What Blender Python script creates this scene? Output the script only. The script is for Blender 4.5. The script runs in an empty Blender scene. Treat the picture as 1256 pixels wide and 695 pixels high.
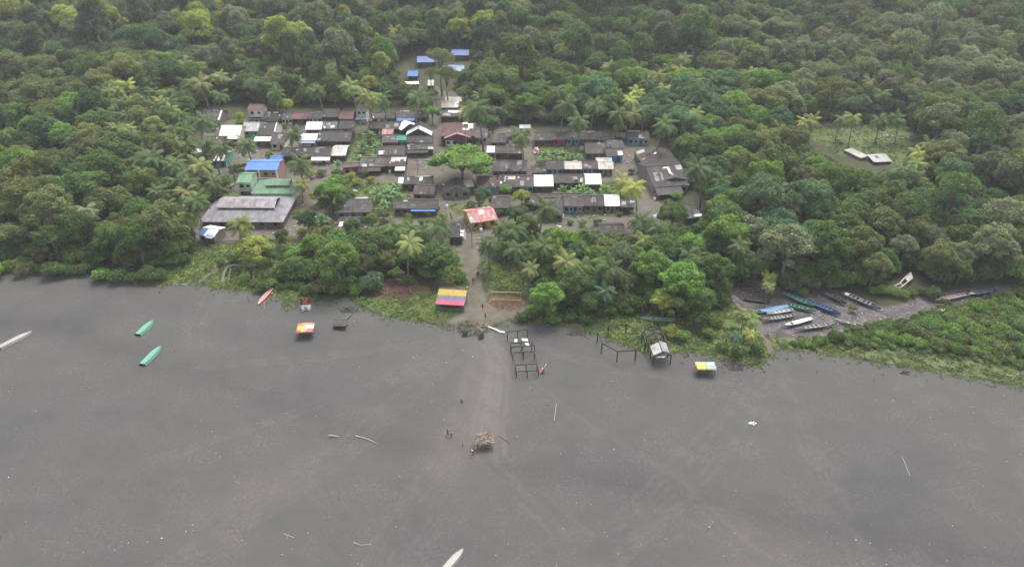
import bpy, math, random
import numpy as np
from mathutils import Vector, Matrix
R = math.radians
random.seed(7)
rng = np.random.default_rng(7)
scene = bpy.context.scene
COL = scene.collection

# ------------------------------------------------------------------ camera, sky, sun
CAM_H, PITCH, F, CX, CY = 110.0, R(32), 967.0, 628.0, 347.5
cam_d = bpy.data.cameras.new('camera'); cam = bpy.data.objects.new('camera', cam_d); COL.objects.link(cam)
cam.location = (0, 0, CAM_H); cam.rotation_euler = (math.pi/2-PITCH, 0, 0)
cam_d.sensor_width = 36; cam_d.lens = 36*F/1256; cam_d.clip_end = 9000; cam_d.clip_start = .5
scene.camera = cam
SUN_EL, SUN_AZ = 62, 20          # high veiled sun, a little behind the village
world = bpy.data.worlds.new('World'); scene.world = world; world.use_nodes = True
wn = world.node_tree; bgn = wn.nodes['Background']
sky = wn.nodes.new('ShaderNodeTexSky'); sky.sky_type = 'NISHITA'; sky.sun_disc = False
sky.sun_elevation = R(SUN_EL); sky.sun_rotation = R(SUN_AZ); sky.dust_density = 4; sky.air_density = 1.0
hs = wn.nodes.new('ShaderNodeHueSaturation'); hs.inputs['Saturation'].default_value = .32   # overcast: cloud greys the blue
wn.links.new(sky.outputs[0], hs.inputs['Color']); wn.links.new(hs.outputs[0], bgn.inputs[0])
bgn.inputs[1].default_value = .15
sd = bpy.data.lights.new('sun', 'SUN'); sun = bpy.data.objects.new('sun', sd); COL.objects.link(sun)
sd.energy = 1.5; sd.angle = R(40); sd.color = (1, .97, .93)
sdir = Vector((math.sin(R(SUN_AZ))*math.cos(R(SUN_EL)), math.cos(R(SUN_AZ))*math.cos(R(SUN_EL)), math.sin(R(SUN_EL))))
sun.rotation_euler = sdir.to_track_quat('Z', 'Y').to_euler(); sun.location = (0, 0, 300)
scene.view_settings.view_transform = 'Standard'; scene.view_settings.look = 'None'
scene.view_settings.gamma = 1; scene.view_settings.use_curve_mapping = False
scene.view_settings.exposure = 1.22
scene.render.resolution_x, scene.render.resolution_y = 1024, 566
scene.render.engine = 'CYCLES'
scene.cycles.max_bounces = 5; scene.cycles.diffuse_bounces = 3; scene.cycles.transmission_bounces = 3
HAZE = 0.00017

# ------------------------------------------------------------------ geometry of the view
CP, SP = math.cos(PITCH), math.sin(PITCH)
def terrain(x, y):
    t = np.maximum(0, np.asarray(y, float)-325)
    return .13*t*t/(t+60) + 1.2*np.sin(np.asarray(x)*.021+1)*np.clip(t/80, 0, 1)
def proj(p):
    x, y, z = p; dz = z-CAM_H
    d = y*CP-dz*SP; u = y*SP+dz*CP
    return CX+F*x/d, CY-F*u/d, d
def ray(px, py):
    a = (px-CX)/F; b = (CY-py)/F
    return a, CP+b*SP, -SP+b*CP
def P(px, py, z=0.0):           # point on the ground (raised by z) seen at a spot of the picture
    a, b, c = ray(px, py); zz = z
    for _ in range(12):
        t = (zz-CAM_H)/c
        zz = z+float(terrain(a*t, b*t))
    return Vector((a*t, b*t, zz))
def mpp(p): return proj(p)[2]/F

# ------------------------------------------------------------------ object helpers
def tag(o, label=None, cat=None, group=None, kind=None):
    if label: o['label'] = label
    if cat: o['category'] = cat
    if group: o['group'] = group
    if kind: o['kind'] = kind
    return o
def empty(name, loc, rz=0, label=None, cat=None, group=None):
    o = bpy.data.objects.new(name, None); COL.objects.link(o); o.location = loc; o.rotation_euler = (0, 0, rz)
    o.empty_display_size = .3
    return tag(o, label, cat, group)
def link(name, me, parent=None, loc=None):
    o = bpy.data.objects.new(name, me); COL.objects.link(o)
    if parent: o.parent = parent
    if loc is not None: o.location = loc
    return o
def arr_mesh(name, V, Fc, mat, smooth=False):
    me = bpy.data.meshes.new(name); V = np.asarray(V, np.float32); Fc = np.asarray(Fc, np.int32)
    n, k = Fc.shape
    me.vertices.add(len(V)); me.vertices.foreach_set('co', V.ravel())
    me.loops.add(n*k); me.loops.foreach_set('vertex_index', Fc.ravel())
    me.polygons.add(n); me.polygons.foreach_set('loop_start', np.arange(0, n*k, k, dtype=np.int32))
    try: me.polygons.foreach_set('loop_total', np.full(n, k, dtype=np.int32))
    except Exception: pass
    me.update(calc_edges=True); me.validate()
    if smooth: me.polygons.foreach_set('use_smooth', np.ones(len(me.polygons), bool))
    if mat: me.materials.append(mat)
    return me
class MB:
    def __init__(s): s.v = []; s.f = []
    def add(s, vs, fs):
        n = len(s.v); s.v += [tuple(v) for v in vs]; s.f += [tuple(i+n for i in f) for f in fs]; return s
    def box(s, c, d, rz=0, M=None):
        x, y, z = d[0]/2, d[1]/2, d[2]/2
        vs = [Vector((i*x, j*y, k*z)) for i in (-1, 1) for j in (-1, 1) for k in (-1, 1)]
        Rm = M if M is not None else Matrix.Rotation(rz, 3, 'Z')
        return s.add([Rm@v+Vector(c) for v in vs], [(0, 1, 3, 2), (4, 6, 7, 5), (0, 4, 5, 1), (2, 3, 7, 6), (0, 2, 6, 4), (1, 5, 7, 3)])
    def bar(s, a, b, w, h=None):
        a, b = Vector(a), Vector(b); d = b-a; L = d.length
        if L < 1e-4: return s
        q = d.to_track_quat('X', 'Z').to_matrix()
        return s.box((a+b)/2, (L, w, h or w), M=q)
    def tube(s, pts, rad, n=6, cap=True):
        pts = [Vector(p) for p in pts]; base = len(s.v); m = len(pts)
        for i, p in enumerate(pts):
            d = (pts[min(i+1, m-1)]-pts[max(i-1, 0)]).normalized(); q = d.to_track_quat('Z', 'X').to_matrix()
            r = rad[i] if hasattr(rad, '__len__') else rad
            for k in range(n):
                a = 2*math.pi*k/n; s.v.append(tuple(p+q@Vector((math.cos(a)*r, math.sin(a)*r, 0))))
        for i in range(m-1):
            for k in range(n):
                k2 = (k+1) % n; s.f.append((base+i*n+k, base+i*n+k2, base+(i+1)*n+k2, base+(i+1)*n+k))
        if cap:
            s.f.append(tuple(base+k for k in reversed(range(n)))); s.f.append(tuple(base+(m-1)*n+k for k in range(n)))
        return s
    def slab(s, quad, t=.06):      # a sheet of thickness t under four corners
        q = [Vector(p) for p in quad]; n = (q[1]-q[0]).cross(q[-1]-q[0]).normalized()
        if n.z < 0: n = -n
        lo = [p-n*t for p in q]; k = len(q)
        fs = [tuple(range(k)), tuple(reversed(range(k, 2*k)))]+[(i, i+k, (i+1) % k+k, (i+1) % k) for i in range(k)]
        return s.add(q+lo, fs)
    def ball(s, c, r, n=8, m=5, sq=(1, 1, 1)):
        vs = [(c[0], c[1], c[2]-r*sq[2])]
        for i in range(1, m):
            t = -math.pi/2+math.pi*i/m
            for k in range(n):
                a = 2*math.pi*k/n; vs.append((c[0]+r*sq[0]*math.cos(t)*math.cos(a), c[1]+r*sq[1]*math.cos(t)*math.sin(a), c[2]+r*sq[2]*math.sin(t)))
        vs.append((c[0], c[1], c[2]+r*sq[2])); fs = []
        for k in range(n): fs.append((0, 1+(k+1) % n, 1+k))
        for i in range(m-2):
            for k in range(n): fs.append((1+i*n+k, 1+i*n+(k+1) % n, 1+(i+1)*n+(k+1) % n, 1+(i+1)*n+k))
        e = len(vs)-1
        for k in range(n): fs.append((1+(m-2)*n+k, 1+(m-2)*n+(k+1) % n, e))
        return s.add(vs, fs)
    def mesh(s, name, mat, smooth=False):
        me = bpy.data.meshes.new(name); me.from_pydata(s.v, [], s.f); me.update()
        if mat: me.materials.append(mat)
        if smooth: me.polygons.foreach_set('use_smooth', [True]*len(me.polygons))
        return me
    def build(s, name, mat, parent=None, smooth=False):
        return link(name, s.mesh(name, mat, smooth), parent)

# ------------------------------------------------------------------ materials
def base_mat(name, rough=.8):
    m = bpy.data.materials.new(name); m.use_nodes = True; nt = m.node_tree
    b = nt.nodes['Principled BSDF']; b.inputs['Roughness'].default_value = rough
    b.inputs['Specular IOR Level'].default_value = .25
    return m, nt, b
def N(nt, t, **k):
    n = nt.nodes.new(t)
    for a, v in k.items(): setattr(n, a, v)
    return n
def noise(nt, vec, scale, detail=4, rough=.6, dim='3D'):
    n = N(nt, 'ShaderNodeTexNoise'); n.inputs['Scale'].default_value = scale
    n.inputs['Detail'].default_value = detail; n.inputs['Roughness'].default_value = rough
    nt.links.new(vec, n.inputs['Vector']); return n.outputs['Fac']
def ramp(nt, fac, stops):
    r = N(nt, 'ShaderNodeValToRGB'); els = r.color_ramp.elements
    while len(els) < len(stops): els.new(.5)
    for e, (p, c) in zip(els, stops): e.position = p; e.color = (*c, 1) if len(c) == 3 else c
    nt.links.new(fac, r.inputs[0]); return r.outputs[0]
def mixc(nt, fac, a, b, mode='MIX'):
    m = N(nt, 'ShaderNodeMix', data_type='RGBA', blend_type=mode)
    for sock, v in ((m.inputs[0], fac), (m.inputs[6], a), (m.inputs[7], b)):
        if hasattr(v, 'is_linked') or hasattr(v, 'node'): nt.links.new(v, sock)
        else: sock.default_value = v if not isinstance(v, tuple) else (*v[:3], 1)
    return m.outputs[2]
def math_(nt, op, a, b=None, clamp=False):
    m = N(nt, 'ShaderNodeMath', operation=op, use_clamp=clamp)
    for i, v in enumerate((a, b)):
        if v is None: continue
        if hasattr(v, 'node'): nt.links.new(v, m.inputs[i])
        else: m.inputs[i].default_value = v
    return m.outputs[0]
def maprange(nt, v, a, b, c=0., d=1.):
    m = N(nt, 'ShaderNodeMapRange'); nt.links.new(v, m.inputs[0])
    for i, x in enumerate((a, b, c, d)): m.inputs[i+1].default_value = x
    return m.outputs[0]

def sheet_mat(name, col, dirt, panel=.85, pv=.35, dirt_amt=.55, rough=.6, rib=5.0):
    """corrugated roofing: separate sheets of differing age, stains, ribs"""
    m, nt, b = base_mat(name, rough); L = nt.links
    tc = N(nt, 'ShaderNodeTexCoord'); oi = N(nt, 'ShaderNodeObjectInfo')
    sx = N(nt, 'ShaderNodeSeparateXYZ'); L.new(tc.outputs['Object'], sx.inputs[0])
    fx = math_(nt, 'FLOOR', math_(nt, 'DIVIDE', sx.outputs[0], panel)); fy = math_(nt, 'FLOOR', math_(nt, 'DIVIDE', sx.outputs[1], 1.9))
    cb = N(nt, 'ShaderNodeCombineXYZ'); L.new(fx, cb.inputs[0]); L.new(fy, cb.inputs[1]); L.new(math_(nt, 'MULTIPLY', oi.outputs['Random'], 91.), cb.inputs[2])
    w = N(nt, 'ShaderNodeTexWhiteNoise', noise_dimensions='3D'); L.new(cb.outputs[0], w.inputs[0])
    off = N(nt, 'ShaderNodeVectorMath', operation='ADD'); L.new(tc.outputs['Object'], off.inputs[0])
    c2 = N(nt, 'ShaderNodeCombineXYZ'); L.new(math_(nt, 'MULTIPLY', oi.outputs['Random'], 57.), c2.inputs[0]); L.new(c2.outputs[0], off.inputs[1])
    mp = N(nt, 'ShaderNodeMapping'); mp.inputs['Scale'].default_value = (1.3, .45, .45); L.new(off.outputs[0], mp.inputs[0])
    n1 = noise(nt, mp.outputs[0], 1.1, 5, .65); n2 = noise(nt, off.outputs[0], 3.2, 4, .7)
    c = mixc(nt, maprange(nt, n1, .42, .62, 0, dirt_amt), col, dirt)
    c = mixc(nt, 1.0, c, ramp(nt, w.outputs[0], [(0, (1-pv,)*3), (1, (1+pv*.6,)*3)]), 'MULTIPLY')
    c = mixc(nt, 1.0, c, ramp(nt, n2, [(.3, (.78,)*3), (.7, (1.12,)*3)]), 'MULTIPLY')
    c = mixc(nt, 1.0, c, ramp(nt, oi.outputs['Random'], [(0, (.82, .84, .86)), (1, (1.18, 1.13, 1.08))]), 'MULTIPLY')
    L.new(c, b.inputs['Base Color'])
    wv = math_(nt, 'SINE', math_(nt, 'MULTIPLY', sx.outputs[0], 2*math.pi*rib/1.2))
    bp = N(nt, 'ShaderNodeBump'); bp.inputs['Distance'].default_value = .03; bp.inputs['Strength'].default_value = .7
    L.new(wv, bp.inputs['Height']); L.new(bp.outputs[0], b.inputs['Normal'])
    return m
def plank_mat(name, col, stain=(.07, .06, .05), amt=.5, rough=.85, vert=True):
    m, nt, b = base_mat(name, rough); L = nt.links
    tc = N(nt, 'ShaderNodeTexCoord'); oi = N(nt, 'ShaderNodeObjectInfo')
    off = N(nt, 'ShaderNodeVectorMath', operation='ADD'); L.new(tc.outputs['Object'], off.inputs[0])
    c2 = N(nt, 'ShaderNodeCombineXYZ'); L.new(math_(nt, 'MULTIPLY', oi.outputs['Random'], 37.), c2.inputs[0]); L.new(c2.outputs[0], off.inputs[1])
    sx = N(nt, 'ShaderNodeSeparateXYZ'); L.new(off.outputs[0], sx.inputs[0])
    ad = math_(nt, 'ADD', sx.outputs[0], sx.outputs[1])
    w = N(nt, 'ShaderNodeTexWhiteNoise', noise_dimensions='1D'); L.new(math_(nt, 'FLOOR', math_(nt, 'DIVIDE', ad if vert else sx.outputs[2], .22)), w.inputs['W'])
    n1 = noise(nt, off.outputs[0], 1.4, 5, .7)
    c = mixc(nt, maprange(nt, n1, .45, .68, 0, amt), col, stain)
    c = mixc(nt, 1.0, c, ramp(nt, w.outputs[0], [(0, (.72,)*3), (1, (1.12,)*3)]), 'MULTIPLY')
    L.new(c, b.inputs['Base Color']); return m
def plain(name, col, rough=.7, var=.25, scale=3.):
    m, nt, b = base_mat(name, rough); tc = N(nt, 'ShaderNodeTexCoord')
    n1 = noise(nt, tc.outputs['Object'], scale, 4, .65)
    nt.links.new(mixc(nt, 1.0, col, ramp(nt, n1, [(.3, (1-var,)*3), (.7, (1+var,)*3)]), 'MULTIPLY'), b.inputs['Base Color'])
    return m
def leaf_mat(name, trans=.34, var=.3):
    m, nt, b = base_mat(name, .6); L = nt.links; b.inputs['Specular IOR Level'].default_value = .08
    at = N(nt, 'ShaderNodeAttribute', attribute_type='INSTANCER', attribute_name='tint')
    tc = N(nt, 'ShaderNodeTexCoord'); geo = N(nt, 'ShaderNodeNewGeometry')
    n1 = noise(nt, tc.outputs['Object'], .55, 3, .6)
    c = mixc(nt, 1.0, at.outputs['Color'], ramp(nt, n1, [(.3, (1-var, 1-var, 1-var)), (.7, (1+var*.85, 1+var, 1+var*.4))]), 'MULTIPLY')
    c = mixc(nt, 1.0, c, ramp(nt, geo.outputs['Random Per Island'], [(0, (.7, .74, .72)), (.85, (1.12, 1.1, 1.0)), (1, (1.5, 1.4, 1.1))]), 'MULTIPLY')
    L.new(c, b.inputs['Base Color'])
    tr = N(nt, 'ShaderNodeBsdfTranslucent'); L.new(mixc(nt, 1.0, c, (1.3, 1.35, .7), 'MULTIPLY'), tr.inputs[0])
    mx = N(nt, 'ShaderNodeMixShader'); mx.inputs[0].default_value = trans
    L.new(b.outputs[0], mx.inputs[1]); L.new(tr.outputs[0], mx.inputs[2])
    L.new(mx.outputs[0], nt.nodes['Material Output'].inputs[0]); return m

RM = dict(
    dark=sheet_mat('weathered_dark_roofing', (0.045, 0.038, 0.034), (0.023, 0.019, 0.017), pv=.3),
    brown=sheet_mat('rust_brown_roofing', (0.061, 0.045, 0.038), (0.030, 0.023, 0.020), pv=.35),
    grey=sheet_mat('dull_grey_roofing', (0.072, 0.068, 0.065), (0.034, 0.030, 0.029), pv=.35),
    bluegrey=sheet_mat('bluish_grey_roofing', (.10, .105, .12), (.055, .05, .05)),
    maroon=sheet_mat('maroon_roofing', (.12, .055, .056), (.07, .042, .042), pv=.18),
    light=sheet_mat('pale_zinc_roofing', (.42, .41, .38), (.22, .20, .17), pv=.22, dirt_amt=.6),
    zinc=sheet_mat('aged_grey_zinc_roofing', (.25, .24, .255), (.15, .135, .14), pv=.26, dirt_amt=.7, panel=1.3),
    white=sheet_mat('white_metal_roofing', (.76, .76, .75), (.55, .52, .46), pv=.06, dirt_amt=.35),
    cream=sheet_mat('cream_white_roofing', (.72, .70, .62), (.48, .44, .34), pv=.08, dirt_amt=.4),
    blue=sheet_mat('blue_metal_roofing', (.07, .17, .42), (.07, .14, .28), pv=.08, dirt_amt=.4),
    tarp=sheet_mat('blue_tarpaulin', (.12, .18, .36), (.12, .18, .36), pv=.15, dirt_amt=.7),
    paleblue=sheet_mat('pale_blue_sheet', (.28, .34, .46), (.2, .22, .26), pv=.2),
    green=sheet_mat('green_metal_roofing', (.14, .26, .15), (.10, .17, .10), pv=.18, dirt_amt=.5),
    red=sheet_mat('red_roofing_with_faded_patches', (.40, .085, .095), (.42, .33, .30), pv=.2, dirt_amt=.9),
    pink=sheet_mat('faded_pink_roofing', (.42, .24, .24), (.2, .12, .12), pv=.3),
    teal=sheet_mat('teal_sheet', (.06, .28, .22), (.05, .16, .13), pv=.25))
WM = dict(
    plank=plank_mat('bare_timber_boards', (.115, .095, .078)),
    dark=plank_mat('dark_boards_and_front_shade', (.05, .042, .036)),  # dark boards; on some houses the tone paints a shaded open front
    greyw=plank_mat('grey_timber_boards', (.20, .185, .17)),
    white=plank_mat('whitewashed_boards', (.58, .57, .54), (.22, .20, .17), .5),
    cream=plank_mat('cream_plaster', (.55, .49, .34), (.3, .25, .17), .4),
    blue=plank_mat('sky_blue_boards', (.12, .25, .36), (.08, .13, .16), .5),
    cyan=plank_mat('bright_cyan_boards', (.12, .30, .42), (.09, .16, .2), .35),
    deepblue=plank_mat('deep_blue_boards', (.05, .19, .48), (.05, .1, .18), .4),
    teal=plank_mat('teal_green_boards', (.06, .33, .27), (.05, .14, .12), .4),
    magenta=plank_mat('magenta_boards', (.42, .035, .14), (.15, .03, .06), .4),
    maroon=plank_mat('maroon_boards', (.13, .062, .056), (.07, .045, .04), .4),
    pinkw=plank_mat('salmon_pink_plaster', (.34, .19, .165), (.22, .13, .11), .4),
    yellow=plank_mat('yellow_boards', (.40, .27, .04), (.2, .13, .04), .45),
    tan=plank_mat('tan_boards', (.28, .23, .17), (.13, .1, .08), .5),
    palegreen=plank_mat('pale_green_plaster', (.38, .48, .34), (.2, .24, .17), .35))
M_frame = plain('white_window_frame_paint', (.6, .6, .58)); M_frame2 = plain('brown_window_frame_wood', (.09, .06, .045))
M_pane, _nt, _b = base_mat('dark_unlit_opening', .25); _b.inputs['Base Color'].default_value = (.018, .020, .022, 1)
M_door = plain('plank_door_wood', (.07, .045, .032)); M_pole = plain('weathered_pole_wood', (.09, .08, .07)); M_dark = plain('wet_timber_and_stern_shade', (.03, .026, .024))
M_bamboo = plain('yellow_bamboo', (.42, .33, .13)); M_white = plain('white_painted_plastic', (.72, .72, .70), var=.12); M_metal = plain('dull_metal', (.3, .3, .3), .4)
M_drift = plain('bleached_driftwood', (.34, .32, .29)); M_black = plain('black_rubber_hose', (.02, .02, .02))
M_bark = plain('tree_bark', (.13, .115, .095), var=.35); M_palmtrunk = plain('palm_trunk_bark', (.19, .17, .145), var=.3)
M_leaf = leaf_mat('broad_leaf_foliage'); M_palm = leaf_mat('palm_frond_green', .2, .15); M_ban = leaf_mat('banana_leaf_green', .3, .12); M_grass = leaf_mat('grass_green', .25, .3)

# ------------------------------------------------------------------ ground masks (all in metres)
def poly(pts, z=0): return np.array([P(x, y, z)[:2] for x, y in pts])
def sdist(X, Y, pg):              # signed distance, positive inside
    n = len(pg); ins = np.zeros(X.shape, bool); d = np.full(X.shape, 1e9)
    for i in range(n):
        x1, y1 = pg[i]; x2, y2 = pg[(i+1) % n]
        c = ((y1 > Y) != (y2 > Y)) & (X < (x2-x1)*(Y-y1)/((y2-y1)+1e-12)+x1); ins ^= c
        ex, ey = x2-x1, y2-y1; t = np.clip(((X-x1)*ex+(Y-y1)*ey)/(ex*ex+ey*ey+1e-9), 0, 1)
        d = np.minimum(d, np.hypot(X-x1-t*ex, Y-y1-t*ey))
    return np.where(ins, d, -d)
def ldist(X, Y, ln):
    d = np.full(X.shape, 1e9)
    for i in range(len(ln)-1):
        x1, y1 = ln[i]; x2, y2 = ln[i+1]; ex, ey = x2-x1, y2-y1
        t = np.clip(((X-x1)*ex+(Y-y1)*ey)/(ex*ex+ey*ey+1e-9), 0, 1); d = np.minimum(d, np.hypot(X-x1-t*ex, Y-y1-t*ey))
    return d
def wob(X, Y, s=1.0, seed=0):     # smooth pseudo noise -1..1
    r = np.random.default_rng(seed); o = 0; a = 1; tot = 0
    for k in range(4):
        for j in range(3):
            th = r.uniform(0, math.pi); w = s*2**k*r.uniform(.7, 1.3)
            o = o+a*np.sin((X*math.cos(th)+Y*math.sin(th))*w+r.uniform(0, 6.28)); tot += a
        a *= .6
    return o/tot*1.9
beach_line = [(-500, 322), (-60, 328), (0, 331), (60, 333), (110, 335), (150, 343), (200, 349), (240, 346), (262, 352), (300, 356), (345, 366), (352, 374), (385, 371), (430, 366), (440, 378),
              (470, 386), (515, 394), (552, 399), (572, 395), (590, 408), (622, 394), (655, 393), (700, 402), (735, 410), (790, 432), (850, 432), (885, 440), (930, 448),
              (955, 428), (1000, 431), (1060, 441), (1150, 457), (1256, 472), (1500, 500)]
PG_beach = np.vstack([poly(beach_line), [[900, 0], [900, -900], [-900, -900], [-900, 60]]])
PG_village = poly([(248, 150), (300, 146), (430, 146), (530, 140), (538, 112), (560, 112), (576, 150), (760, 172), (790, 172), (800, 200), (815, 262), (800, 285), (700, 285), (640, 290), (590, 290), (585, 330), (600, 372), (640, 385), (606, 396), (552, 398), (560, 378), (575, 350), (565, 300), (480, 275), (400, 272), (365, 300), (260, 305), (240, 290), (250, 210)])
PG_vgrass = [poly(q) for q in ([(425, 165), (470, 160), (470, 205), (430, 205)], [(655, 178), (720, 182), (722, 198), (655, 196)], [(400, 225), (500, 225), (500, 262), (400, 262)], [(553, 252), (572, 250), (575, 262), (560, 265)], [(690, 226), (765, 222), (765, 240), (690, 240)], [(585, 238), (660, 232), (660, 245), (590, 250)], [(700, 262), (775, 256), (775, 262), (700, 268)], [(290, 290), (360, 290), (360, 310), (290, 310)])]
PG_grass = [poly(q) for q in ([(150, 343), (260, 300), (350, 300), (390, 350), (385, 370), (345, 366), (300, 356), (262, 352), (240, 346), (200, 349)],
                              [(0, 322), (160, 330), (160, 342), (110, 335), (60, 333), (0, 331)],
                              [(430, 366), (520, 360), (575, 350), (560, 385), (515, 394), (470, 386)], [(545, 300), (572, 300), (582, 335), (572, 350), (540, 345)],
                              [(590, 320), (655, 320), (655, 357), (600, 358)], [(640, 380), (780, 375), (900, 340), (960, 400), (940, 440), (930, 448), (850, 432), (790, 432), (735, 410), (700, 402), (655, 393)],
                              [(930, 415), (1030, 402), (1130, 385), (1256, 350), (1600, 340), (1600, 500), (1256, 472), (1150, 457), (1060, 441), (1000, 431), (955, 428)],
                              [(975, 158), (1112, 154), (1125, 178), (1105, 205), (1030, 190)])]
PG_creek = poly([(880, 352), (905, 338), (960, 352), (1010, 352), (1050, 362), (1080, 374), (1110, 370), (1140, 362), (1230, 350), (1420, 335), (1420, 345), (1230, 362), (1190, 385), (1130, 386), (1060, 402), (1010, 412), (945, 414), (928, 402), (935, 384), (905, 378)])
paths = [([(553, 262), (560, 290), (572, 315), (582, 345), (590, 380), (594, 408)], 2.0), ([(640, 292), (690, 277), (775, 268), (805, 262)], 1.7), ([(770, 176), (782, 205), (800, 262)], 2.3), ([(534, 108), (540, 150), (543, 190), (546, 262)], 1.7), ([(500, 208), (530, 206), (545, 215)], 4),
         ([(245, 345), (280, 318), (300, 300)], .8), ([(895, 350), (915, 380), (938, 415), (950, 440)], .9), ([(600, 378), (640, 380)], 2.0)]
PL = [(np.array([P(x, y)[:2] for x, y in l]), w) for l, w in paths]
tr_px = [[(592, 405), (607, 440), (603, 490), (598, 535)], [(590, 405), (613, 440), (608, 500), (604, 560)], [(588, 405), (560, 440), (500, 490), (420, 560), (300, 640), (200, 700)], [(586, 405), (530, 440), (470, 470), (380, 500), (200, 560)],
         [(590, 408), (575, 470), (540, 560), (480, 640), (440, 720)], [(594, 408), (640, 460), (720, 520), (850, 600), (950, 700)], [(586, 402), (500, 425), (380, 440), (250, 450)], [(950, 442), (930, 500), (880, 580), (800, 650), (740, 710)],
         [(945, 442), (900, 500), (860, 540), (760, 640)], [(952, 442), (980, 520), (1010, 600), (1060, 700)], [(955, 442), (1000, 540), (1050, 640), (1080, 710)], [(275, 345), (255, 380), (235, 420)], [(594, 405), (660, 425), (760, 455), (900, 470)], [(592, 405), (590, 440), (570, 500), (558, 540)], [(597, 405), (622, 450), (616, 500)], [(603, 560), (640, 600), (700, 660)]]
TRK = []
for l in tr_px:
    for k in range(6):
        q = np.array([P(x, y)[:2] for x, y in l]); t = np.linspace(0, 1, 40); s = np.linspace(0, 1, len(q))
        TRK.append((np.stack([np.interp(t, s, q[:, 0])+rng.normal(0, .7 if l in tr_px[:2] else 1.7)+np.cumsum(rng.normal(0, .2, 40)), np.interp(t, s, q[:, 1])+np.cumsum(rng.normal(0, .12, 40))], 1), rng.uniform(.5, 1.0) if l in tr_px[:2] else rng.uniform(.2, .5)))
def axis(a, b, fine, far, g=1.12):
    v = list(np.arange(a, b+fine, fine)); s = fine; x = v[-1]
    while x < far: s *= g; x += s; v.append(x)
    s = fine; x = v[0]; L = []
    while x > -far: s *= g; x -= s; L.append(x)
    return np.array(L[::-1]+v)
gx = axis(-112, 112, .42, 3500, 1.06); gy = np.concatenate([[-3500, -1500, -600, -200, -60, 0, 30, 50, 65], np.arange(76, 172, .42), np.arange(172, 330, .9), 330+np.cumsum(1.0*1.05**np.arange(110))]); gy = gy[gy < 4500]
GX, GY = np.meshgrid(gx, gy)
W1 = wob(GX, GY, .5, 1); W2 = wob(GX, GY, 1.6, 2)
def sm(d, w): return np.clip(.5+d/(2*w), 0, 1)
sd_b = sdist(GX, GY, PG_beach)+W1*.9+W2*.5
mB = sm(sd_b, .8)
sd_v = sdist(GX, GY, PG_village)+W1*1.2
mV = sm(sd_v, 1.2)
mG = np.zeros(GX.shape)
for q in PG_grass+PG_vgrass: mG = np.maximum(mG, sm(sdist(GX, GY, q)+W1*1.0+W2*.6, 1.0))
for q in PG_vgrass: mV = np.minimum(mV, 1-sm(sdist(GX, GY, q)+W1, 1.0))
for l, w in PL:
    d = ldist(GX, GY, l); k = sm(w-d+W1*.4, .6); mG = mG*(1-k); mV = np.maximum(mV, k)
mC = sm(sdist(GX, GY, PG_creek)+W1*.8+W2*.4, 1.0)
mT = np.zeros(GX.shape); near = GY < 175
for l, a in TRK:
    d = ldist(GX[near], GY[near], l); mT[near] = np.maximum(mT[near], a*np.clip(1.1-d/.55, 0, 1)*(np.clip(W2[near]*.6+.8, 0, 1) if a > .5 else np.clip(W2[near]*.9+.5, 0, 1)))
fan = np.array([P(x, y)[:2] for x, y in [(592, 410), (600, 450), (592, 530), (560, 560)]]); mF = np.clip(1-ldist(GX, GY, fan)/9, 0, 1)
fan2 = np.array([P(x, y)[:2] for x, y in [(560, 420), (480, 490), (380, 560), (250, 640)]]); mF = np.maximum(mF, .3*np.clip(1-ldist(GX, GY, fan2)/10, 0, 1))
wet = np.array([P(x, y)[:2] for x, y in [(-300, 370), (60, 400), (300, 480), (500, 545), (640, 575), (800, 600), (1000, 645), (1256, 690), (1500, 730)]]); mW = np.clip(1-ldist(GX, GY, wet)/(5.5+2*W1), 0, 1)
litp = np.array([P(x, y)[:2] for x, y in [(480, 352), (515, 358)]]); mL = sm(3.2-ldist(GX, GY, litp)+W1, 1.0)
litp = np.array([P(x, y)[:2] for x, y in [(608, 371), (634, 372)]]); mL = np.maximum(mL, sm(2.4-ldist(GX, GY, litp)+W1, 1.0))
mDry = sm(-sdist(GX, GY, PG_beach)*0+0, 1)*0
GZ = terrain(GX, GY)+.05*W1*mB
GZ = GZ-.35*mC
nx, ny = len(gx), len(gy); idx = np.arange(nx*ny).reshape(ny, nx)
Q = np.stack([idx[:-1, :-1], idx[:-1, 1:], idx[1:, 1:], idx[1:, :-1]], -1).reshape(-1, 4)
VG = np.stack([GX, GY, GZ], -1).reshape(-1, 3)
A1 = np.stack([mB, mV, mG, np.ones_like(mB)], -1).reshape(-1, 4); A2 = np.stack([mT, mC, mW, mF], -1).reshape(-1, 4); A3 = np.stack([mL, mF, mDry, np.ones_like(mB)], -1).reshape(-1, 4)
A2[:, 3] = 1
fm = lambda m: (m.reshape(-1)[Q]).mean(1)
isC = fm(mC) > .5; isB = (fm(mB) > .5) & ~isC; isV = (fm(mV) > .5) & ~isC & ~isB; isG = (fm(mG) > .5) & ~isC & ~isB & ~isV
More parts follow.
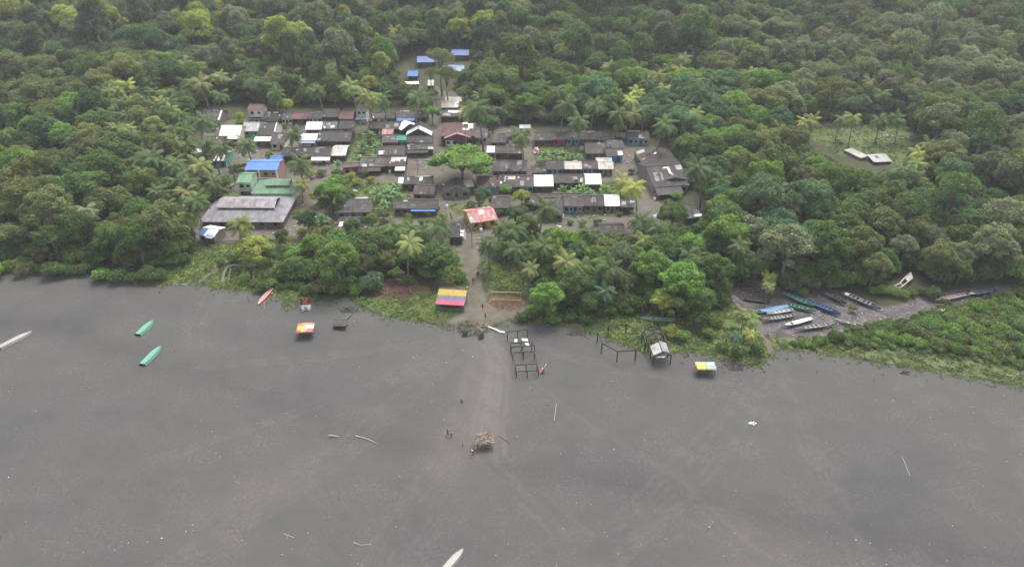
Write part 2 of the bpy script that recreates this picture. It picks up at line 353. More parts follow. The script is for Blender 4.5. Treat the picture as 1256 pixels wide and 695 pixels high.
def ground_mat():
    m, nt, b = base_mat('ground_sand_soil_and_mud', .92); L = nt.links; b.inputs['Specular IOR Level'].default_value = .12
    g = N(nt, 'ShaderNodeNewGeometry'); pos = g.outputs['Position']
    a = [N(nt, 'ShaderNodeVertexColor', layer_name=k) for k in ('m1', 'm2', 'm3')]
    s = []
    for x in a:
        sp = N(nt, 'ShaderNodeSeparateColor'); L.new(x.outputs[0], sp.inputs[0]); s.append(sp.outputs)
    nb = noise(nt, pos, .035, 4, .55); nm = noise(nt, pos, .35, 5, .65); nf = noise(nt, pos, 2.6, 5, .8); nff = noise(nt, pos, 9, 3, .8)
    mp = N(nt, 'ShaderNodeMapping'); mp.inputs['Scale'].default_value = (.25, 1.2, 1); mp.inputs['Rotation'].default_value = (0, 0, R(12)); L.new(pos, mp.inputs[0]); ns = noise(nt, mp.outputs[0], .22, 5, .6)
    forest = ramp(nt, nm, [(.3, (.030, .034, .018)), (.55, (.055, .058, .030)), (.75, (.075, .068, .045))])
    sand = ramp(nt, nb, [(.32, (.064, .0620, .0620)), (.45, (.073, .0700, .0680)), (.55, (.0745, .0728, .0685)), (.68, (.081, .0768, .0720))])
    sand = mixc(nt, 1, sand, ramp(nt, ns, [(.3, (.975, .975, .98)), (.7, (1.02, 1.02, 1.018))]), 'MULTIPLY')
    ng_ = noise(nt, pos, 1.7, 6, .85); np_ = noise(nt, pos, .11, 4, .6)
    grit = ramp(nt, ng_, [(.40, (.80, .80, .81)), (.48, (.97,)*3), (.54, (1.03,)*3), (.60, (1.28, 1.26, 1.23)), (.68, (2.3, 2.2, 2.1))])
    sand = mixc(nt, maprange(nt, np_, .42, .62, .15, 1.0), sand, mixc(nt, 1, sand, grit, 'MULTIPLY'))
    sand = mixc(nt, 1, sand, ramp(nt, np_, [(.35, (.93, .95, .93)), (.65, (1.07, 1.05, 1.06))]), 'MULTIPLY')
    sand = mixc(nt, math_(nt, 'MULTIPLY', s[1][2], .42), sand, mixc(nt, 1, sand, (.72, .70, .74), 'MULTIPLY'))
    sand = mixc(nt, math_(nt, 'MULTIPLY', s[2][1], maprange(nt, nff, .35, .7, .05, .75)), sand, (.125, .113, .097))
    sand = mixc(nt, math_(nt, 'MULTIPLY', s[1][0], .55), sand, (.128, .121, .110))
    soil = ramp(nt, nm, [(.3, (.072, .074, .048)), (.45, (.100, .090, .070)), (.55, (.118, .105, .083)), (.72, (.138, .125, .10))])
    soil = mixc(nt, 1, soil, ramp(nt, nf, [(.25, (.7,)*3), (.6, (1.05,)*3), (.8, (1.4,)*3)]), 'MULTIPLY')
    grass = ramp(nt, nm, [(.3, (.065, .088, .034)), (.5, (.088, .115, .045)), (.72, (.115, .115, .065))])
    mud = ramp(nt, nf, [(.3, (.075, .068, .068)), (.5, (.11, .10, .10)), (.62, (.18, .168, .17)), (.75, (.36, .345, .345))])
    mud = mixc(nt, maprange(nt, nm, .4, .62), mixc(nt, 1, mud, (.55, .52, .5), 'MULTIPLY'), mud)
    jit = math_(nt, 'MULTIPLY', math_(nt, 'SUBTRACT', nf, .5), .9)
    def th(v): return maprange(nt, math_(nt, 'ADD', v, jit), .38, .62)
    c = mixc(nt, th(s[0][1]), forest, soil); c = mixc(nt, th(s[0][2]), c, grass); c = mixc(nt, th(s[0][0]), c, sand)
    c = mixc(nt, math_(nt, 'MULTIPLY', th(s[2][0]), .75), c, (.17, .105, .075)); c = mixc(nt, th(s[1][1]), c, mud)
    L.new(c, b.inputs['Base Color'])
    bp = N(nt, 'ShaderNodeBump'); bp.inputs['Distance'].default_value = .25; bp.inputs['Strength'].default_value = .35; L.new(nf, bp.inputs['Height']); L.new(bp.outputs[0], b.inputs['Normal'])
    return m
M_ground = ground_mat()
def ground_part(name, sel):
    q = Q[sel]; u, inv = np.unique(q, return_inverse=True); q = inv.reshape(-1, 4)
    me = arr_mesh(name, VG[u], q, M_ground, True)
    for k, A in (('m1', A1), ('m2', A2), ('m3', A3)):
        ca = me.color_attributes.new(k, 'FLOAT_COLOR', 'POINT'); ca.data.foreach_set('color', A[u].astype(np.float32).ravel())
    o = link(name, me); o['kind'] = 'structure'; return o
ground_part('beach', isB); ground_part('village_ground', isV); ground_part('creek_bed', isC); ground_part('grass_ground', isG); ground_part('forest_floor', ~(isB | isV | isC | isG))

# ------------------------------------------------------------------ houses
FOOT = []     # footprints, used to keep trees out of walls
def solve(fn, lo, hi, target):    # fn decreasing in its argument
    for _ in range(40):
        m = (lo+hi)/2
        if fn(m) > target: lo = m
        else: hi = m
    return (lo+hi)/2
def house(label, A, B, yr, roof='dark', wall='plank', kind='gable', hw=2.5, pitch=20, depth=None, door=True, wins=None,
          awn=None, patches=(), dish=0, monitor=None, fr=None, cat='house', name='house', group=None, storey=False, chimney=False, open_front=False, stilts=False, band=None, wall2=None):
    a, b = P(*A, hw), P(*B, hw); z0 = (a.z+b.z)/2-hw
    a.z = b.z = z0+hw; W = (b-a).length; u = (b-a).normalized(); n = Vector((-u.y, u.x, 0)); mid = (a+b)/2
    tp = math.tan(R(pitch))
    if kind in ('gable', 'hip'):
        D = depth or solve(lambda d: proj(mid+n*d/2+Vector((0, 0, tp*d/2)))[1], 2, 26, yr); rise = tp*D/2
    elif kind == 'shed':
        D = depth or solve(lambda d: proj(mid+n*d+Vector((0, 0, tp*d)))[1], 1.5, 20, yr); rise = tp*D
    else:                          # 'front': gable end faces the viewer
        D = depth or 7.; rise = max(.4, solve(lambda r: proj(mid+Vector((0, 0, r)))[1], .2, 5, yr)); tp = rise/(W/2)
    D = max(D, 2.6)
    root = empty(name, a-Vector((0, 0, hw)), math.atan2(u.y, u.x), label, cat, group or 'village houses')
    FOOT.append((a.xy+(b-a).xy/2+n.xy*D/2, max(W, D)/2))
    oh = .35 if min(W, D) > 4 else .2
    x0, x1, y0, y1 = oh, W-oh, oh, D-oh
    wm = WM[wall]
    zt = lambda y: {'gable': min(y, D-y)*tp, 'hip': 0, 'shed': y*tp, 'front': 0}[kind]
    mb = MB()
    if kind == 'gable':
        vs = []
        for x in (x0, x1): vs += [(x, y0, -.3), (x, y0, hw+zt(y0)-.09), (x, D/2, hw+rise-.09), (x, y1, hw+zt(y1)-.09), (x, y1, -.3)]
        mb.add(vs, [(0, 1, 2, 3, 4), (9, 8, 7, 6, 5), (0, 5, 6, 1), (3, 8, 9, 4), (0, 4, 9, 5), (1, 6, 7, 2), (2, 7, 8, 3)])
    elif kind == 'shed':
        vs = []
        for x in (x0, x1): vs += [(x, y0, -.3), (x, y0, hw+zt(y0)-.09), (x, y1, hw+zt(y1)-.09), (x, y1, -.3)]
        mb.add(vs, [(0, 1, 2, 3), (7, 6, 5, 4), (0, 4, 5, 1), (2, 6, 7, 3), (0, 3, 7, 4), (1, 5, 6, 2)])
    elif kind == 'front':
        vs = []
        for y in (y0, y1): vs += [(x0, y, -.3), (x0, y, hw+oh*tp-.09), (W/2, y, hw+rise-.09), (x1, y, hw+oh*tp-.09), (x1, y, -.3)]
        mb.add(vs, [(4, 3, 2, 1, 0), (5, 6, 7, 8, 9), (0, 1, 6, 5), (3, 4, 9, 8), (0, 5, 9, 4), (1, 2, 7, 6), (2, 3, 8, 7)])
    else: mb.box((W/2, D/2, hw/2-.15), (W-2*oh, D-2*oh, hw+.28))
    mb.build('wall', wm, root)
    rm = RM[roof]; rb = MB(); t = .06
    if roof in ('dark', 'brown', 'grey', 'bluegrey') and kind in ('gable', 'front'):
        rr_ = random.Random(len(FOOT)); extra = []
        for _ in range(int(W/3.2)+1):
            u_ = rr_.uniform(0, .82); v_ = rr_.uniform(0, .6); extra.append((u_, min(1.01, u_+rr_.uniform(.8, 1.7)/W), v_, v_+rr_.uniform(.3, .48), rr_.choice(['dark', 'brown', 'grey', 'bluegrey', 'grey', 'zinc'])))
        if rr_.random() < .55: u_ = rr_.uniform(0, .9); v_ = rr_.uniform(.05, .8); extra.append((u_, u_+.5/W, v_, v_+.16, 'light'))
        if rr_.random() < .35: u_ = rr_.uniform(0, .6); extra.append((u_, u_+rr_.uniform(.15, .35), .9, 1.0, 'light'))
        patches = list(patches)+extra
    if kind == 'gable':
        rb.slab([(0, 0, hw), (W, 0, hw), (W, D/2, hw+rise), (0, D/2, hw+rise)], t); rb.slab([(0, D/2, hw+rise), (W, D/2, hw+rise), (W, D, hw), (0, D, hw)], t)
    elif kind == 'shed': rb.slab([(0, 0, hw), (W, 0, hw), (W, D, hw+rise), (0, D, hw+rise)], t)
    elif kind == 'front':
        rb.slab([(0, 0, hw), (0, D, hw), (W/2, D, hw+rise), (W/2, 0, hw+rise)], t); rb.slab([(W/2, 0, hw+rise), (W/2, D, hw+rise), (W, D, hw), (W, 0, hw)], t)
    else:
        k = min(D/2*.9, W*.38); e = (k, D/2, hw+rise); f = (W-k, D/2, hw+rise); c = [(0, 0, hw), (W, 0, hw), (W, D, hw), (0, D, hw)]
        for q in ([c[0], c[1], f, e], [c[2], c[3], e, f], [c[1], c[2], f], [c[3], c[0], e]): rb.slab(q, t)
    ro = rb.build('roof', rm, root)
    rc = MB()
    if kind == 'gable': rc.bar((0, D/2, hw+rise+.03), (W, D/2, hw+rise+.03), .34, .07)
    elif kind == 'front': rc.bar((W/2, 0, hw+rise+.03), (W/2, D, hw+rise+.03), .34, .07)
    elif kind == 'hip':
        rc.bar((k, D/2, hw+rise+.03), (W-k, D/2, hw+rise+.03), .34, .07)
        for c_, e_ in (((0, 0, hw+.02), e), ((W, 0, hw+.02), f), ((W, D, hw+.02), f), ((0, D, hw+.02), e)): rc.bar(c_, e_, .24, .06)
    if rc.v: rc.build('ridge_cap', rm, ro)
    if band:       # bright fascia sheets along a gable facing the viewer
        bb = MB(); bw = band[1]
        bb.slab([(-.1, -.12, hw+.08), (-.1, bw, hw+.08), (W/2, bw, hw+rise+.09), (W/2, -.12, hw+rise+.09)], .04); bb.slab([(W/2, -.12, hw+rise+.09), (W/2, bw, hw+rise+.09), (W+.1, bw, hw+.08), (W+.1, -.12, hw+.08)], .04)
        bb.build('roof_sheet', RM[band[0]], ro)
    for (u0, u1, v0, v1, m) in patches:      # loose sheets lying on the front slope
        pb = MB(); dz = .05; ym = D/2 if kind in ('gable', 'hip') else D
        def pt(uu, vv):
            x, y = uu*W, vv*ym
            z = hw+(y*tp if kind != 'front' else (rise-abs(x-W/2)*tp)); return (x, y, z+dz)
        sk = random.uniform(-.03, .03)
        if kind == 'front' and u0 < .5 < u1: u1 = .5
        pb.slab([pt(u0, v0), pt(u1, v0+sk), pt(u1+sk, v1), pt(u0+sk, v1-sk)], .04).build('roof_sheet', RM[m], ro)
    # front openings
    fy = y0-.03; nst = 2 if hw > 4 else 1
    for st in range(nst):
        zb = st*2.6; n_w = wins if wins is not None else max(1, int((W-1.6)/2.6)); slots = n_w+(1 if door and st == 0 else 0)
        if open_front and st == 0: slots = 0
        for i in range(slots):
            cx = x0+(i+.5)*(x1-x0)/slots
            if door and st == 0 and i == slots//2:
                MB().box((cx, fy, 1.0), (.85, .07, 2.0)).build('door', M_door, root)
            else:
                fw = min(1.1, (x1-x0)/slots*.6); f_o = MB().box((cx, fy, zb+1.5), (fw+.16, .07, 1.1)).build('window', M_frame if wall in ('blue', 'cyan', 'white', 'deepblue', 'palegreen', 'pinkw') and i % 2 else M_frame2, root)
                MB().box((cx, fy-.04, zb+1.5), (fw, .03, .92)).build('pane', M_pane, f_o)
    if open_front: MB().box((W/2, fy-.01, 1.05), (x1-x0-.5, .05, 2.0)).build('shop_shade_panel', M_pane, root)  # solid dark panel painted as the shaded inside of an open front
    if wall2: MB().box((W*wall2[1], fy, 1.2), (W*wall2[2], .06, 2.1)).build('wall_panel', WM[wall2[0]], root)
    if storey:
        MB().box((W/2, y0-.35, 2.75), (x1-x0+.3, .8, .12)).build('balcony', M_frame, root)
    if awn:
        am, u0, u1, out, drop = awn[:5]; zf = hw-.12 if len(awn) < 6 else awn[5]
        ao = MB().slab([(u0*W, -out, zf-drop), (u1*W, -out, zf-drop), (u1*W, .2, zf), (u0*W, .2, zf)], .05).build('awning', RM[am], root)
        for x in (u0*W+.15, u1*W-.15): MB().bar((x, -out+.12, 0), (x, -out+.12, zf-drop-.04), .1).build('post', M_pole, ao)
    if dish:
        for k in range(dish):
            x = W*random.uniform(.12, .88); y = random.uniform(.1, .5)*min(D/2, 2.5); z = hw+(zt(y) if kind != 'front' else rise-abs(x-W/2)*tp)
            d = MB(); d.tube([(x, y, z), (x, y, z+.5)], .03, 5); q = Matrix.Rotation(R(-40), 3, 'X')@Matrix.Rotation(R(random.uniform(-30, 30)), 3, 'Y')
            ring = [Vector((math.cos(t_)*.38, math.sin(t_)*.38, .1)) for t_ in np.linspace(0, 2*math.pi, 10, endpoint=False)]
            vs = [Vector((0, 0, 0))]+ring; vs = [q@v+Vector((x, y-.1, z+.6)) for v in vs]; vs2 = [v+q@Vector((0, 0, -.03)) for v in vs]
            d.add(vs+vs2, [(0, 1+i, 1+(i+1) % 10) for i in range(10)]+[(11, 12+(i+1) % 10, 12+i) for i in range(10)]+[(1+i, 12+i, 12+(i+1) % 10, 1+(i+1) % 10) for i in range(10)])
            d.build('satellite_dish', M_white, root)
    if monitor:
        m0, m1, fr_, lift, mm = monitor; h2 = hw+rise*(1-fr_)+lift; r2 = rise*fr_+.15; yy0, yy1 = D/2*(1-fr_), D/2*(1+fr_)
        mo = MB().slab([(m0*W, yy0-.3, h2), (m1*W, yy0-.3, h2), (m1*W, D/2, h2+r2), (m0*W, D/2, h2+r2)], .07).slab([(m0*W, D/2, h2+r2), (m1*W, D/2, h2+r2), (m1*W, yy1+.3, h2), (m0*W, yy1+.3, h2)], .07).build('upper_roof', RM[mm], root)
        MB().box((W*(m0+m1)/2, D/2, h2-.22), (W*(m1-m0)-.6, (yy1-yy0)-.1, .7)).build('clerestory_wall', WM['dark'], mo)
    if chimney: MB().tube([(W*.7, D*.5, hw+rise*.8), (W*.7, D*.5, hw+rise+.8)], .14, 7).build('stovepipe', M_metal, ro)
    return root
H = house
# --- left block
H('dark tin-roofed house with white barge board at the far left end of the back row', (246, 147), (269, 147.5), 134.5, 'grey', 'greyw', patches=[(.9, 1.0, .0, .95, 'white')], pitch=24)
H('tall narrow two-storey house with maroon roof and white upper floor in the back row', (303, 135.5), (322, 135.5), 128, 'maroon', 'white', hw=5.2, awn=('grey', 0, 1, 1.6, .5, 2.5), wins=2)
H('low dark roof with pale top sheets right beside the tall maroon-roofed house', (323, 146), (343, 146), 137, 'dark', 'dark', patches=[(.1, .35, .75, 1, 'light'), (.5, .8, .8, 1, 'light')], dish=1, awn=('dark', .1, .9, 1, .3))
H('small grey-roofed house with whitewashed front in the back row behind a palm', (344, 146), (358.5, 146), 139, 'grey', 'white', wins=2)
H('maroon-roofed house left of centre in the back row, between two grey roofs', (358.5, 146), (377, 146), 138, 'maroon', 'maroon', wins=2)
H('bluish grey roofed house with white and blue front in the back row', (377, 144.8), (395, 144.8), 137, 'bluegrey', 'white', wins=2)
H('tall plain dark-roofed house of the back row, just left of a maroon one', (395, 144), (415, 144), 133, 'dark', 'dark', hw=3)
H('maroon-roofed house of the back row next to the white two-storey house', (415, 146), (433, 146), 136, 'maroon', 'plank', dish=1)
H('white two-storey house with dark upper windows and flat dark roof in the back row', (436, 135.5), (449.5, 135.5), 130, 'dark', 'white', hw=5.2, wins=2, door=False, awn=('paleblue', 0, 1, 1.3, .3, 2.3), chimney=True, pitch=12)
H('small grey house with a low white front wall behind a coconut palm', (455, 145), (473, 145), 138, 'grey', 'white', patches=[(.05, .2, 0, .3, 'white')])
H('narrow dark shack tucked between the white-walled house and the blue-fronted long roof', (473, 145.5), (484, 145.5), 139, 'dark', 'dark')
H('long dark roof beside the top of the main lane with a bright blue porch sheet', (486, 144), (524, 144), 135.5, 'dark', 'plank', awn=('blue', .02, .6, 2.2, .5), patches=[(.1, .4, .85, 1, 'light'), (.93, 1, .8, 1, 'light')])
H('small house under a gleaming cream-white roof with cream side wall, left block', (267, 170.5), (293, 170.5), 154, 'cream', 'cream', pitch=24, patches=[(.1, .97, .86, .99, 'white')])
H('house with pale ribbed zinc roof and a teal front corner, between cream and dark roofs', (296, 161), (318, 161), 150, 'light', 'teal', pitch=22)
H('steep dark-roofed house with white edge board, right of the pale ribbed roof', (315, 167), (336, 167), 150, 'dark', 'white', patches=[(.93, 1, 0, 1, 'white')], dish=1, pitch=24)
H('low house fronted by a white lean-to roof, above the blue-roofed building', (311, 173), (331, 173), 168, 'white', 'plank', kind='shed', pitch=14, door=True)
H('brown-roofed house with blue-white laundry at its front, right of the white lean-to', (331, 176.5), (349, 176.5), 163, 'brown', 'paleblue' if 0 else 'white', dish=0)
H('long low dark roof directly behind the blue-roofed building', (344, 192), (382, 192), 181, 'dark', 'dark', dish=1)
H('upper of two small white-roofed huts in the left block', (374, 159), (394, 159), 149.5, 'white', 'dark', pitch=20)
H('lower of two small white-roofed huts, with a bluish front, in the left block', (366.5, 172), (388, 172), 165, 'white', 'white', pitch=15, awn=('paleblue', .02, .95, 1.2, .5))
H('grey roof strewn with white scraps beside the upper white-roofed hut', (395, 158), (413, 158), 149, 'bluegrey', 'greyw', patches=[(.2, .5, .5, .8, 'light'), (.55, .85, .15, .45, 'white'), (.1, .2, .1, .3, 'white')], dish=1)
H('dark-roofed house with pale tan front wall at the right end of the second row', (415, 158), (433, 158), 148, 'dark', 'tan', door=False, wins=1)
H('long patched dark roof with a ragged dark front and white dots, left block', (388, 173.5), (430, 173.5), 161, 'dark', 'dark', dish=3, patches=[(.02, .1, .1, .3, 'light')], wins=6)
H('house with dark roof and bright white porch roof, lower right of the left block', (382, 192), (405, 192), 180.5, 'dark', 'white', awn=('white', 0, 1, 1.7, .6), wins=3)
H('light grey flat-looking roof next to the banana patch', (405, 191), (424, 191), 180.5, 'light', 'dark', pitch=14, patches=[(.7, .98, .2, .9, 'white')])
H('maroon-brown roof half hidden by palms at the left edge of the village', (249, 180), (271, 180), 167, 'brown', 'maroon')
H('dull brown roof under palms left of the red-and-white striped porch', (246, 196), (262, 196), 187, 'brown', 'dark')
H('tiny white-roofed hut with teal foot, leftmost in the village', (233.5, 188.5), (246, 188.5), 182.5, 'white', 'white', wall2=('teal', .5, .5))
hs_ = H('teal-walled house with a red and white striped roof under palms', (259, 197), (277, 197), 186, 'white', 'teal', patches=[(.0, .14, 0, 1, 'maroon'), (.28, .42, 0, 1, 'maroon'), (.56, .7, 0, 1, 'maroon'), (.84, 1, 0, 1, 'maroon')])
H('small separate blue roof just behind the big blue-roofed building', (330, 197), (345, 197), 191.5, 'blue', 'pinkw', hw=5.5, pitch=16)
rb_ = H('two-storey salmon building under a bright blue roof with white corner columns', (300, 208.5), (340, 208.5), 197, 'blue', 'pinkw', hw=5.6, pitch=12, depth=9, wins=4, storey=True, name='building', cat='building')
wdt = (P(340, 208.5, 5.6)-P(300, 208.5, 5.6)).length
for x in (.4, wdt*.42, wdt-.4): MB().box((x, .1, 2.7), (.35, .35, 5.35)).build('column', M_white, rb_)
H('green-roofed square tower with a maroon door panel beside the blue-roofed building', (290, 224), (308, 224), 213, 'green', 'palegreen', hw=5.4, pitch=18, wins=2, wall2=('maroon', .5, .5), name='building', cat='building')
H('wide single-storey building with a mid green hipped roof and raised ridge roof', (307, 237.5), (361, 237.5), 223, 'green', 'palegreen', kind='hip', pitch=16, wins=7, monitor=(.3, .85, .42, .55, 'green'), name='building', cat='building', hw=3)
H('long hall with weathered grey hipped roof and raised ridge roof, nearest the beach', (244, 272), (347, 272.5), 246, 'zinc', 'plank', kind='hip', pitch=17, wins=5, monitor=(.16, .86, .40, .55, 'zinc'), name='hall', cat='hall', hw=2.3)
H('little shack with white and blue roof sheets in front of the long grey-roofed hall', (242, 288), (262, 291), 280, 'white', 'greyw', pitch=16, patches=[(.0, .35, .0, .9, 'blue'), (.55, .95, -.2, .25, 'paleblue')], wall2=('maroon', .6, .7))
# --- centre-left, west of the lane
H('pinkish shack roof between the banana patch and the white-banded gables', (468, 165.5), (482, 165.5), 158.5, 'pink', 'maroon')
H('broad dark roof behind the pinkish shack and the banana patch', (451, 158), (491, 158), 149, 'dark', 'dark', dish=2)
H('plain dark roof directly below the pinkish shack', (468, 175), (488, 175), 165, 'grey', 'dark')
H('teal-sheeted hut at the left side of the white-banded gables', (486, 172), (498, 172), 166, 'teal', 'teal', hw=3.0)
H('upper of the two white-banded gable-front houses beside the lane', (492, 160), (514, 155), 152, 'white', 'dark', kind='front', depth=4.5, band=('white', 1.8))
H('lower white-banded gable-front house with dark porch roofs beside the lane', (498, 166), (529, 166), 158, 'dark', 'dark', kind='front', depth=8, band=('white', 3.4))
H('dark stepped porch roof below the white-banded gable', (498, 175), (530, 175), 167, 'dark', 'dark', dish=1)
H('lowest dark porch facing the plaza, with a pale board at its right end', (499, 184), (532, 183), 176, 'dark', 'dark', patches=[(.8, 1.0, 0, .4, 'light')], awn=('dark', .0, .8, 1.4, .5))
H('small dark-roofed house behind the plaza cluster, with a white water barrel', (462, 191), (497, 190), 179, 'dark', 'dark', dish=2, patches=[(.05, .25, .1, .5, 'white')])
H('grey-roofed shop left of the plaza with a dark open front', (441, 204.5), (470, 204.5), 193, 'grey', 'dark', open_front=True, awn=('dark', .1, .9, 1.8, .7), patches=[(.3, .98, .3, .9, 'grey'), (.1, .3, .0, .3, 'paleblue')])
H('dark shop with grey and bright white roof sheets at the plaza edge', (470, 204), (497, 204), 192, 'dark', 'dark', open_front=True, awn=('white', .55, 1, 2.0, .5), patches=[(.3, 1, .45, .95, 'light')])
H('small red-brown cabin with a salmon side panel left of the open dark shops', (419.5, 206), (441, 204), 200, 'maroon', 'maroon', hw=3.0, wall2=('pinkw', .3, .55), pitch=14)
H('dark roof with white scrap sheets at the lower end of the plaza', (492, 226), (531, 226), 216.5, 'dark', 'dark', patches=[(-.1, .06, .1, .9, 'white'), (.4, .9, .9, 1.1, 'light'), (.55, .65, .45, .95, 'white')], dish=1)
H('dark brown lane-side roof stepped just below the plaza-end house', (506, 238), (532, 239), 227, 'brown', 'plank', dish=1)
H('dark house with a sky-blue strip of tarpaulin along its eave', (482, 256), (537, 256), 245, 'dark', 'plank', awn=('blue', .4, .95, .9, .3), wins=5, patches=[(.2, .3, .8, 1, 'light')])
H('isolated grey-brown roof west of the banana clump, planked front', (410, 261), (455, 260), 244, 'grey', 'greyw', patches=[(.55, .9, .98, 1.1, 'light')], wins=2, pitch=22)
H('brownish pink rounded roof among trees, with a white cloth at its left end', (413, 283), (440, 283), 267, 'brown', 'plank', patches=[(.05, .22, .3, .7, 'white')], pitch=24)
H('dark lean-to shed by the footpath with white clutter on its right side', (551, 291), (567, 291), 274, 'dark', 'dark', patches=[(.85, 1.1, .1, .25, 'white'), (.85, 1.1, .35, .5, 'white')])
H('bluish-white low shack with curved white roof sheets at the top of the lane', (540, 143), (570, 143), 135, 'grey', 'dark', kind='gable', patches=[(.3, .95, .55, .95, 'white'), (.1, .4, .1, .5, 'light')], dish=1)
H('pale grey-roofed chapel-like house at the head of the lane', (541, 132), (562, 132), 124, 'light', 'greyw', patches=[(.8, 1, .1, .9, 'white')])
H('small grey hipped roof above the pale chapel-like house', (545, 124.5), (566, 124.5), 118.5, 'light', 'white', kind='hip', pitch=20)
H('large maroon hipped building at the plaza with white scraps on its roof', (540, 167), (582, 167), 150, 'maroon', 'maroon', kind='hip', pitch=22, hw=3.6, wins=4, patches=[(.62, .8, .85, 1.0, 'white'), (.8, .95, .55, .9, 'white'), (.65, .85, .45, .55, 'white')], name='building', cat='building')
H('maroon front annex with a white panel facing the almond tree', (545, 170), (577, 169), 164, 'maroon', 'maroon', kind='front', depth=4, hw=3.2, band=('pink', 1.0), wins=3, wall2=('white', .2, .3))
H('narrow grey-roofed house with white upper wall and blue foot right of the maroon building', (582, 169), (598, 169), 158, 'grey', 'white', wins=2, wall2=('cyan', .5, .8))
# --- right of the lane, back row
H('dark gabled shack left of the white-fronted back-row house', (601.5, 175), (621, 175), 164, 'dark', 'plank', dish=1)
H('back-row house with dark roof and whitewashed front left of the palm', (621.5, 167), (636, 167), 157, 'grey', 'white')
H('pale little roof peeking over the back row behind the palm', (637, 157.5), (651, 157.5), 153, 'light', 'greyw')
H('long dark back-row roof with pale posts right of the palm', (655, 172), (677, 172), 162, 'dark', 'plank', wins=4)
H('back-row house with a magenta front', (677, 171.5), (694, 171.5), 162.5, 'dark', 'magenta', dish=1, wins=1)
H('back-row house with a bright cyan front and dark door, next to the magenta one', (694, 171), (712.5, 171), 161.5, 'dark', 'cyan', wins=2, dish=1)
H('back-row house with bare brown front and a pale ridge sheet', (713, 171), (733, 171), 160.5, 'brown', 'plank', patches=[(.1, .9, .88, 1, 'light')], wins=2)
H('rightmost house of the back row, grey roof and off-white wall', (733, 171), (752, 171), 162, 'dark', 'white', dish=1)
H('blue-walled house standing alone at the head of the right-hand street', (770, 171), (797, 171), 161, 'dark', 'cyan', wins=3, patches=[(.0, .6, .93, 1.1, 'light')])
H('brown planked gable house in front of the back row, at the right', (718, 188.5), (744, 188.5), 175, 'brown', 'plank', wins=2, pitch=24)
H('dark-roofed house behind the small blue-sided house near the street', (744, 181), (765, 181), 172, 'grey', 'dark', dish=1)
H('dark roof with a bright blue side wall at the street corner', (744, 192), (765, 191), 182, 'dark', 'deepblue', patches=[(.7, .98, .1, .6, 'white')])
H('small dark roof below the shack row, left of the pink cloth', (607, 188), (623, 188), 179, 'dark', 'dark')
H('dark roof right next to the pink cloth and under the single palm', (623.5, 188.5), (642, 188.5), 179.5, 'brown', 'dark')
H('scrap of white lean-to roof between the almond tree and the small dark roof', (597, 187), (607, 187), 179, 'white', 'greyw', kind='shed')
# middle rows right of the lane
H('long dark roof with rough whitish front just right of the almond tree', (604, 210), (647, 210), 196.5, 'brown', 'plank', dish=3, wins=6, pitch=23)
H('low little dark roof between the long dark roof and the blue-fronted one', (652, 212), (670, 212), 205, 'dark', 'dark', dish=1)
H('middle-row house with pale blue front and three windows', (669.5, 207.5), (692, 207.5), 196.5, 'dark', 'cyan', wins=2)
H('middle-row house with a whitish-grey roof and brown front', (692.5, 207.5), (714, 207.5), 198.5, 'light', 'plank', wins=2, patches=[(.5, .8, .95, 1.15, 'light')])
H('middle-row house with dark roof and blue front, between two pale roofs', (714.5, 207), (733.5, 207), 197, 'dark', 'blue', wins=2)
H('pale corrugated roof at the right end of the middle row, grey-green front', (734, 207.5), (753, 207.5), 198.5, 'light', 'greyw', wins=2)
H('faded roof strip behind the right end of the middle row', (731, 198), (751, 198), 193.5, 'light', 'greyw')
H('dark roof with a blue wall corner by the main lane', (585, 230), (609, 230), 216.5, 'brown', 'cyan', dish=1)
H('dark house with a small pale roof sheet, third row', (611, 229.5), (633, 229.5), 215.5, 'dark', 'plank', patches=[(.35, .95, .65, .98, 'light'), (.1, .2, .3, .5, 'white')])
H('plain reddish-brown roof left of the large white roof, bluish front', (632, 229), (655, 229), 215.5, 'brown', 'cyan', wins=2)
H('largest bright white roof, in the third row', (655, 228.5), (679, 228.5), 215, 'white', 'dark', pitch=22)
H('brown roof with pale patches between the two white roofs of the third row', (679, 224.5), (717, 224.5), 214.5, 'brown', 'dark', patches=[(.62, .7, .2, .8, 'light'), (.85, .95, .1, .6, 'light')], dish=1)
H('smaller right-hand white roof of the third row, behind banana leaves', (718, 226), (738, 226), 213.5, 'white', 'dark', pitch=22)
H('dark roof at the left end of the front row behind a leafy tree', (602, 255.5), (626, 255.5), 241, 'dark', 'plank', dish=2)
H('partly hidden dark roof behind the drooping palm, front row', (643, 250), (663, 250), 239, 'dark', 'plank')
H('deepest dark front-row roof right of the drooping palm', (664, 263.5), (691, 263.5), 242, 'dark', 'plank', wins=2, pitch=22)
H('front-row house with ribbed dark roof and pale blue windowed front', (691, 253.5), (716, 253.5), 240.5, 'brown', 'cyan', wins=4, door=False)
H('front-row house with grey board walls and central dark door', (716, 252.5), (742, 252.5), 240, 'dark', 'greyw', wins=2)
H('white-roofed house with tan porch at the right end of the front row', (742, 252.5), (761, 252.5), 239.5, 'white', 'tan', wins=2, pitch=23)
H('ruined grey shack full of scrap sheets right of the white-roofed front-row house', (761, 254), (779, 254), 245, 'grey', 'dark', patches=[(.1, .4, .3, .8, 'light'), (.5, .8, .1, .4, 'grey'), (.7, 1, .6, 1, 'paleblue')])
H('dark ridge roof running behind the front row', (645, 243), (714, 242), 237.5, 'brown', 'dark', dish=2)
H('low dark shed below the sandy street with an open black front', (735, 288), (767, 288), 275, 'dark', 'dark', open_front=True)
H('dark wooden shed hidden in trees at the right end of the village', (842, 268), (860, 266), 255, 'bluegrey', 'dark', patches=[(.6, 1.1, .1, .3, 'white')])
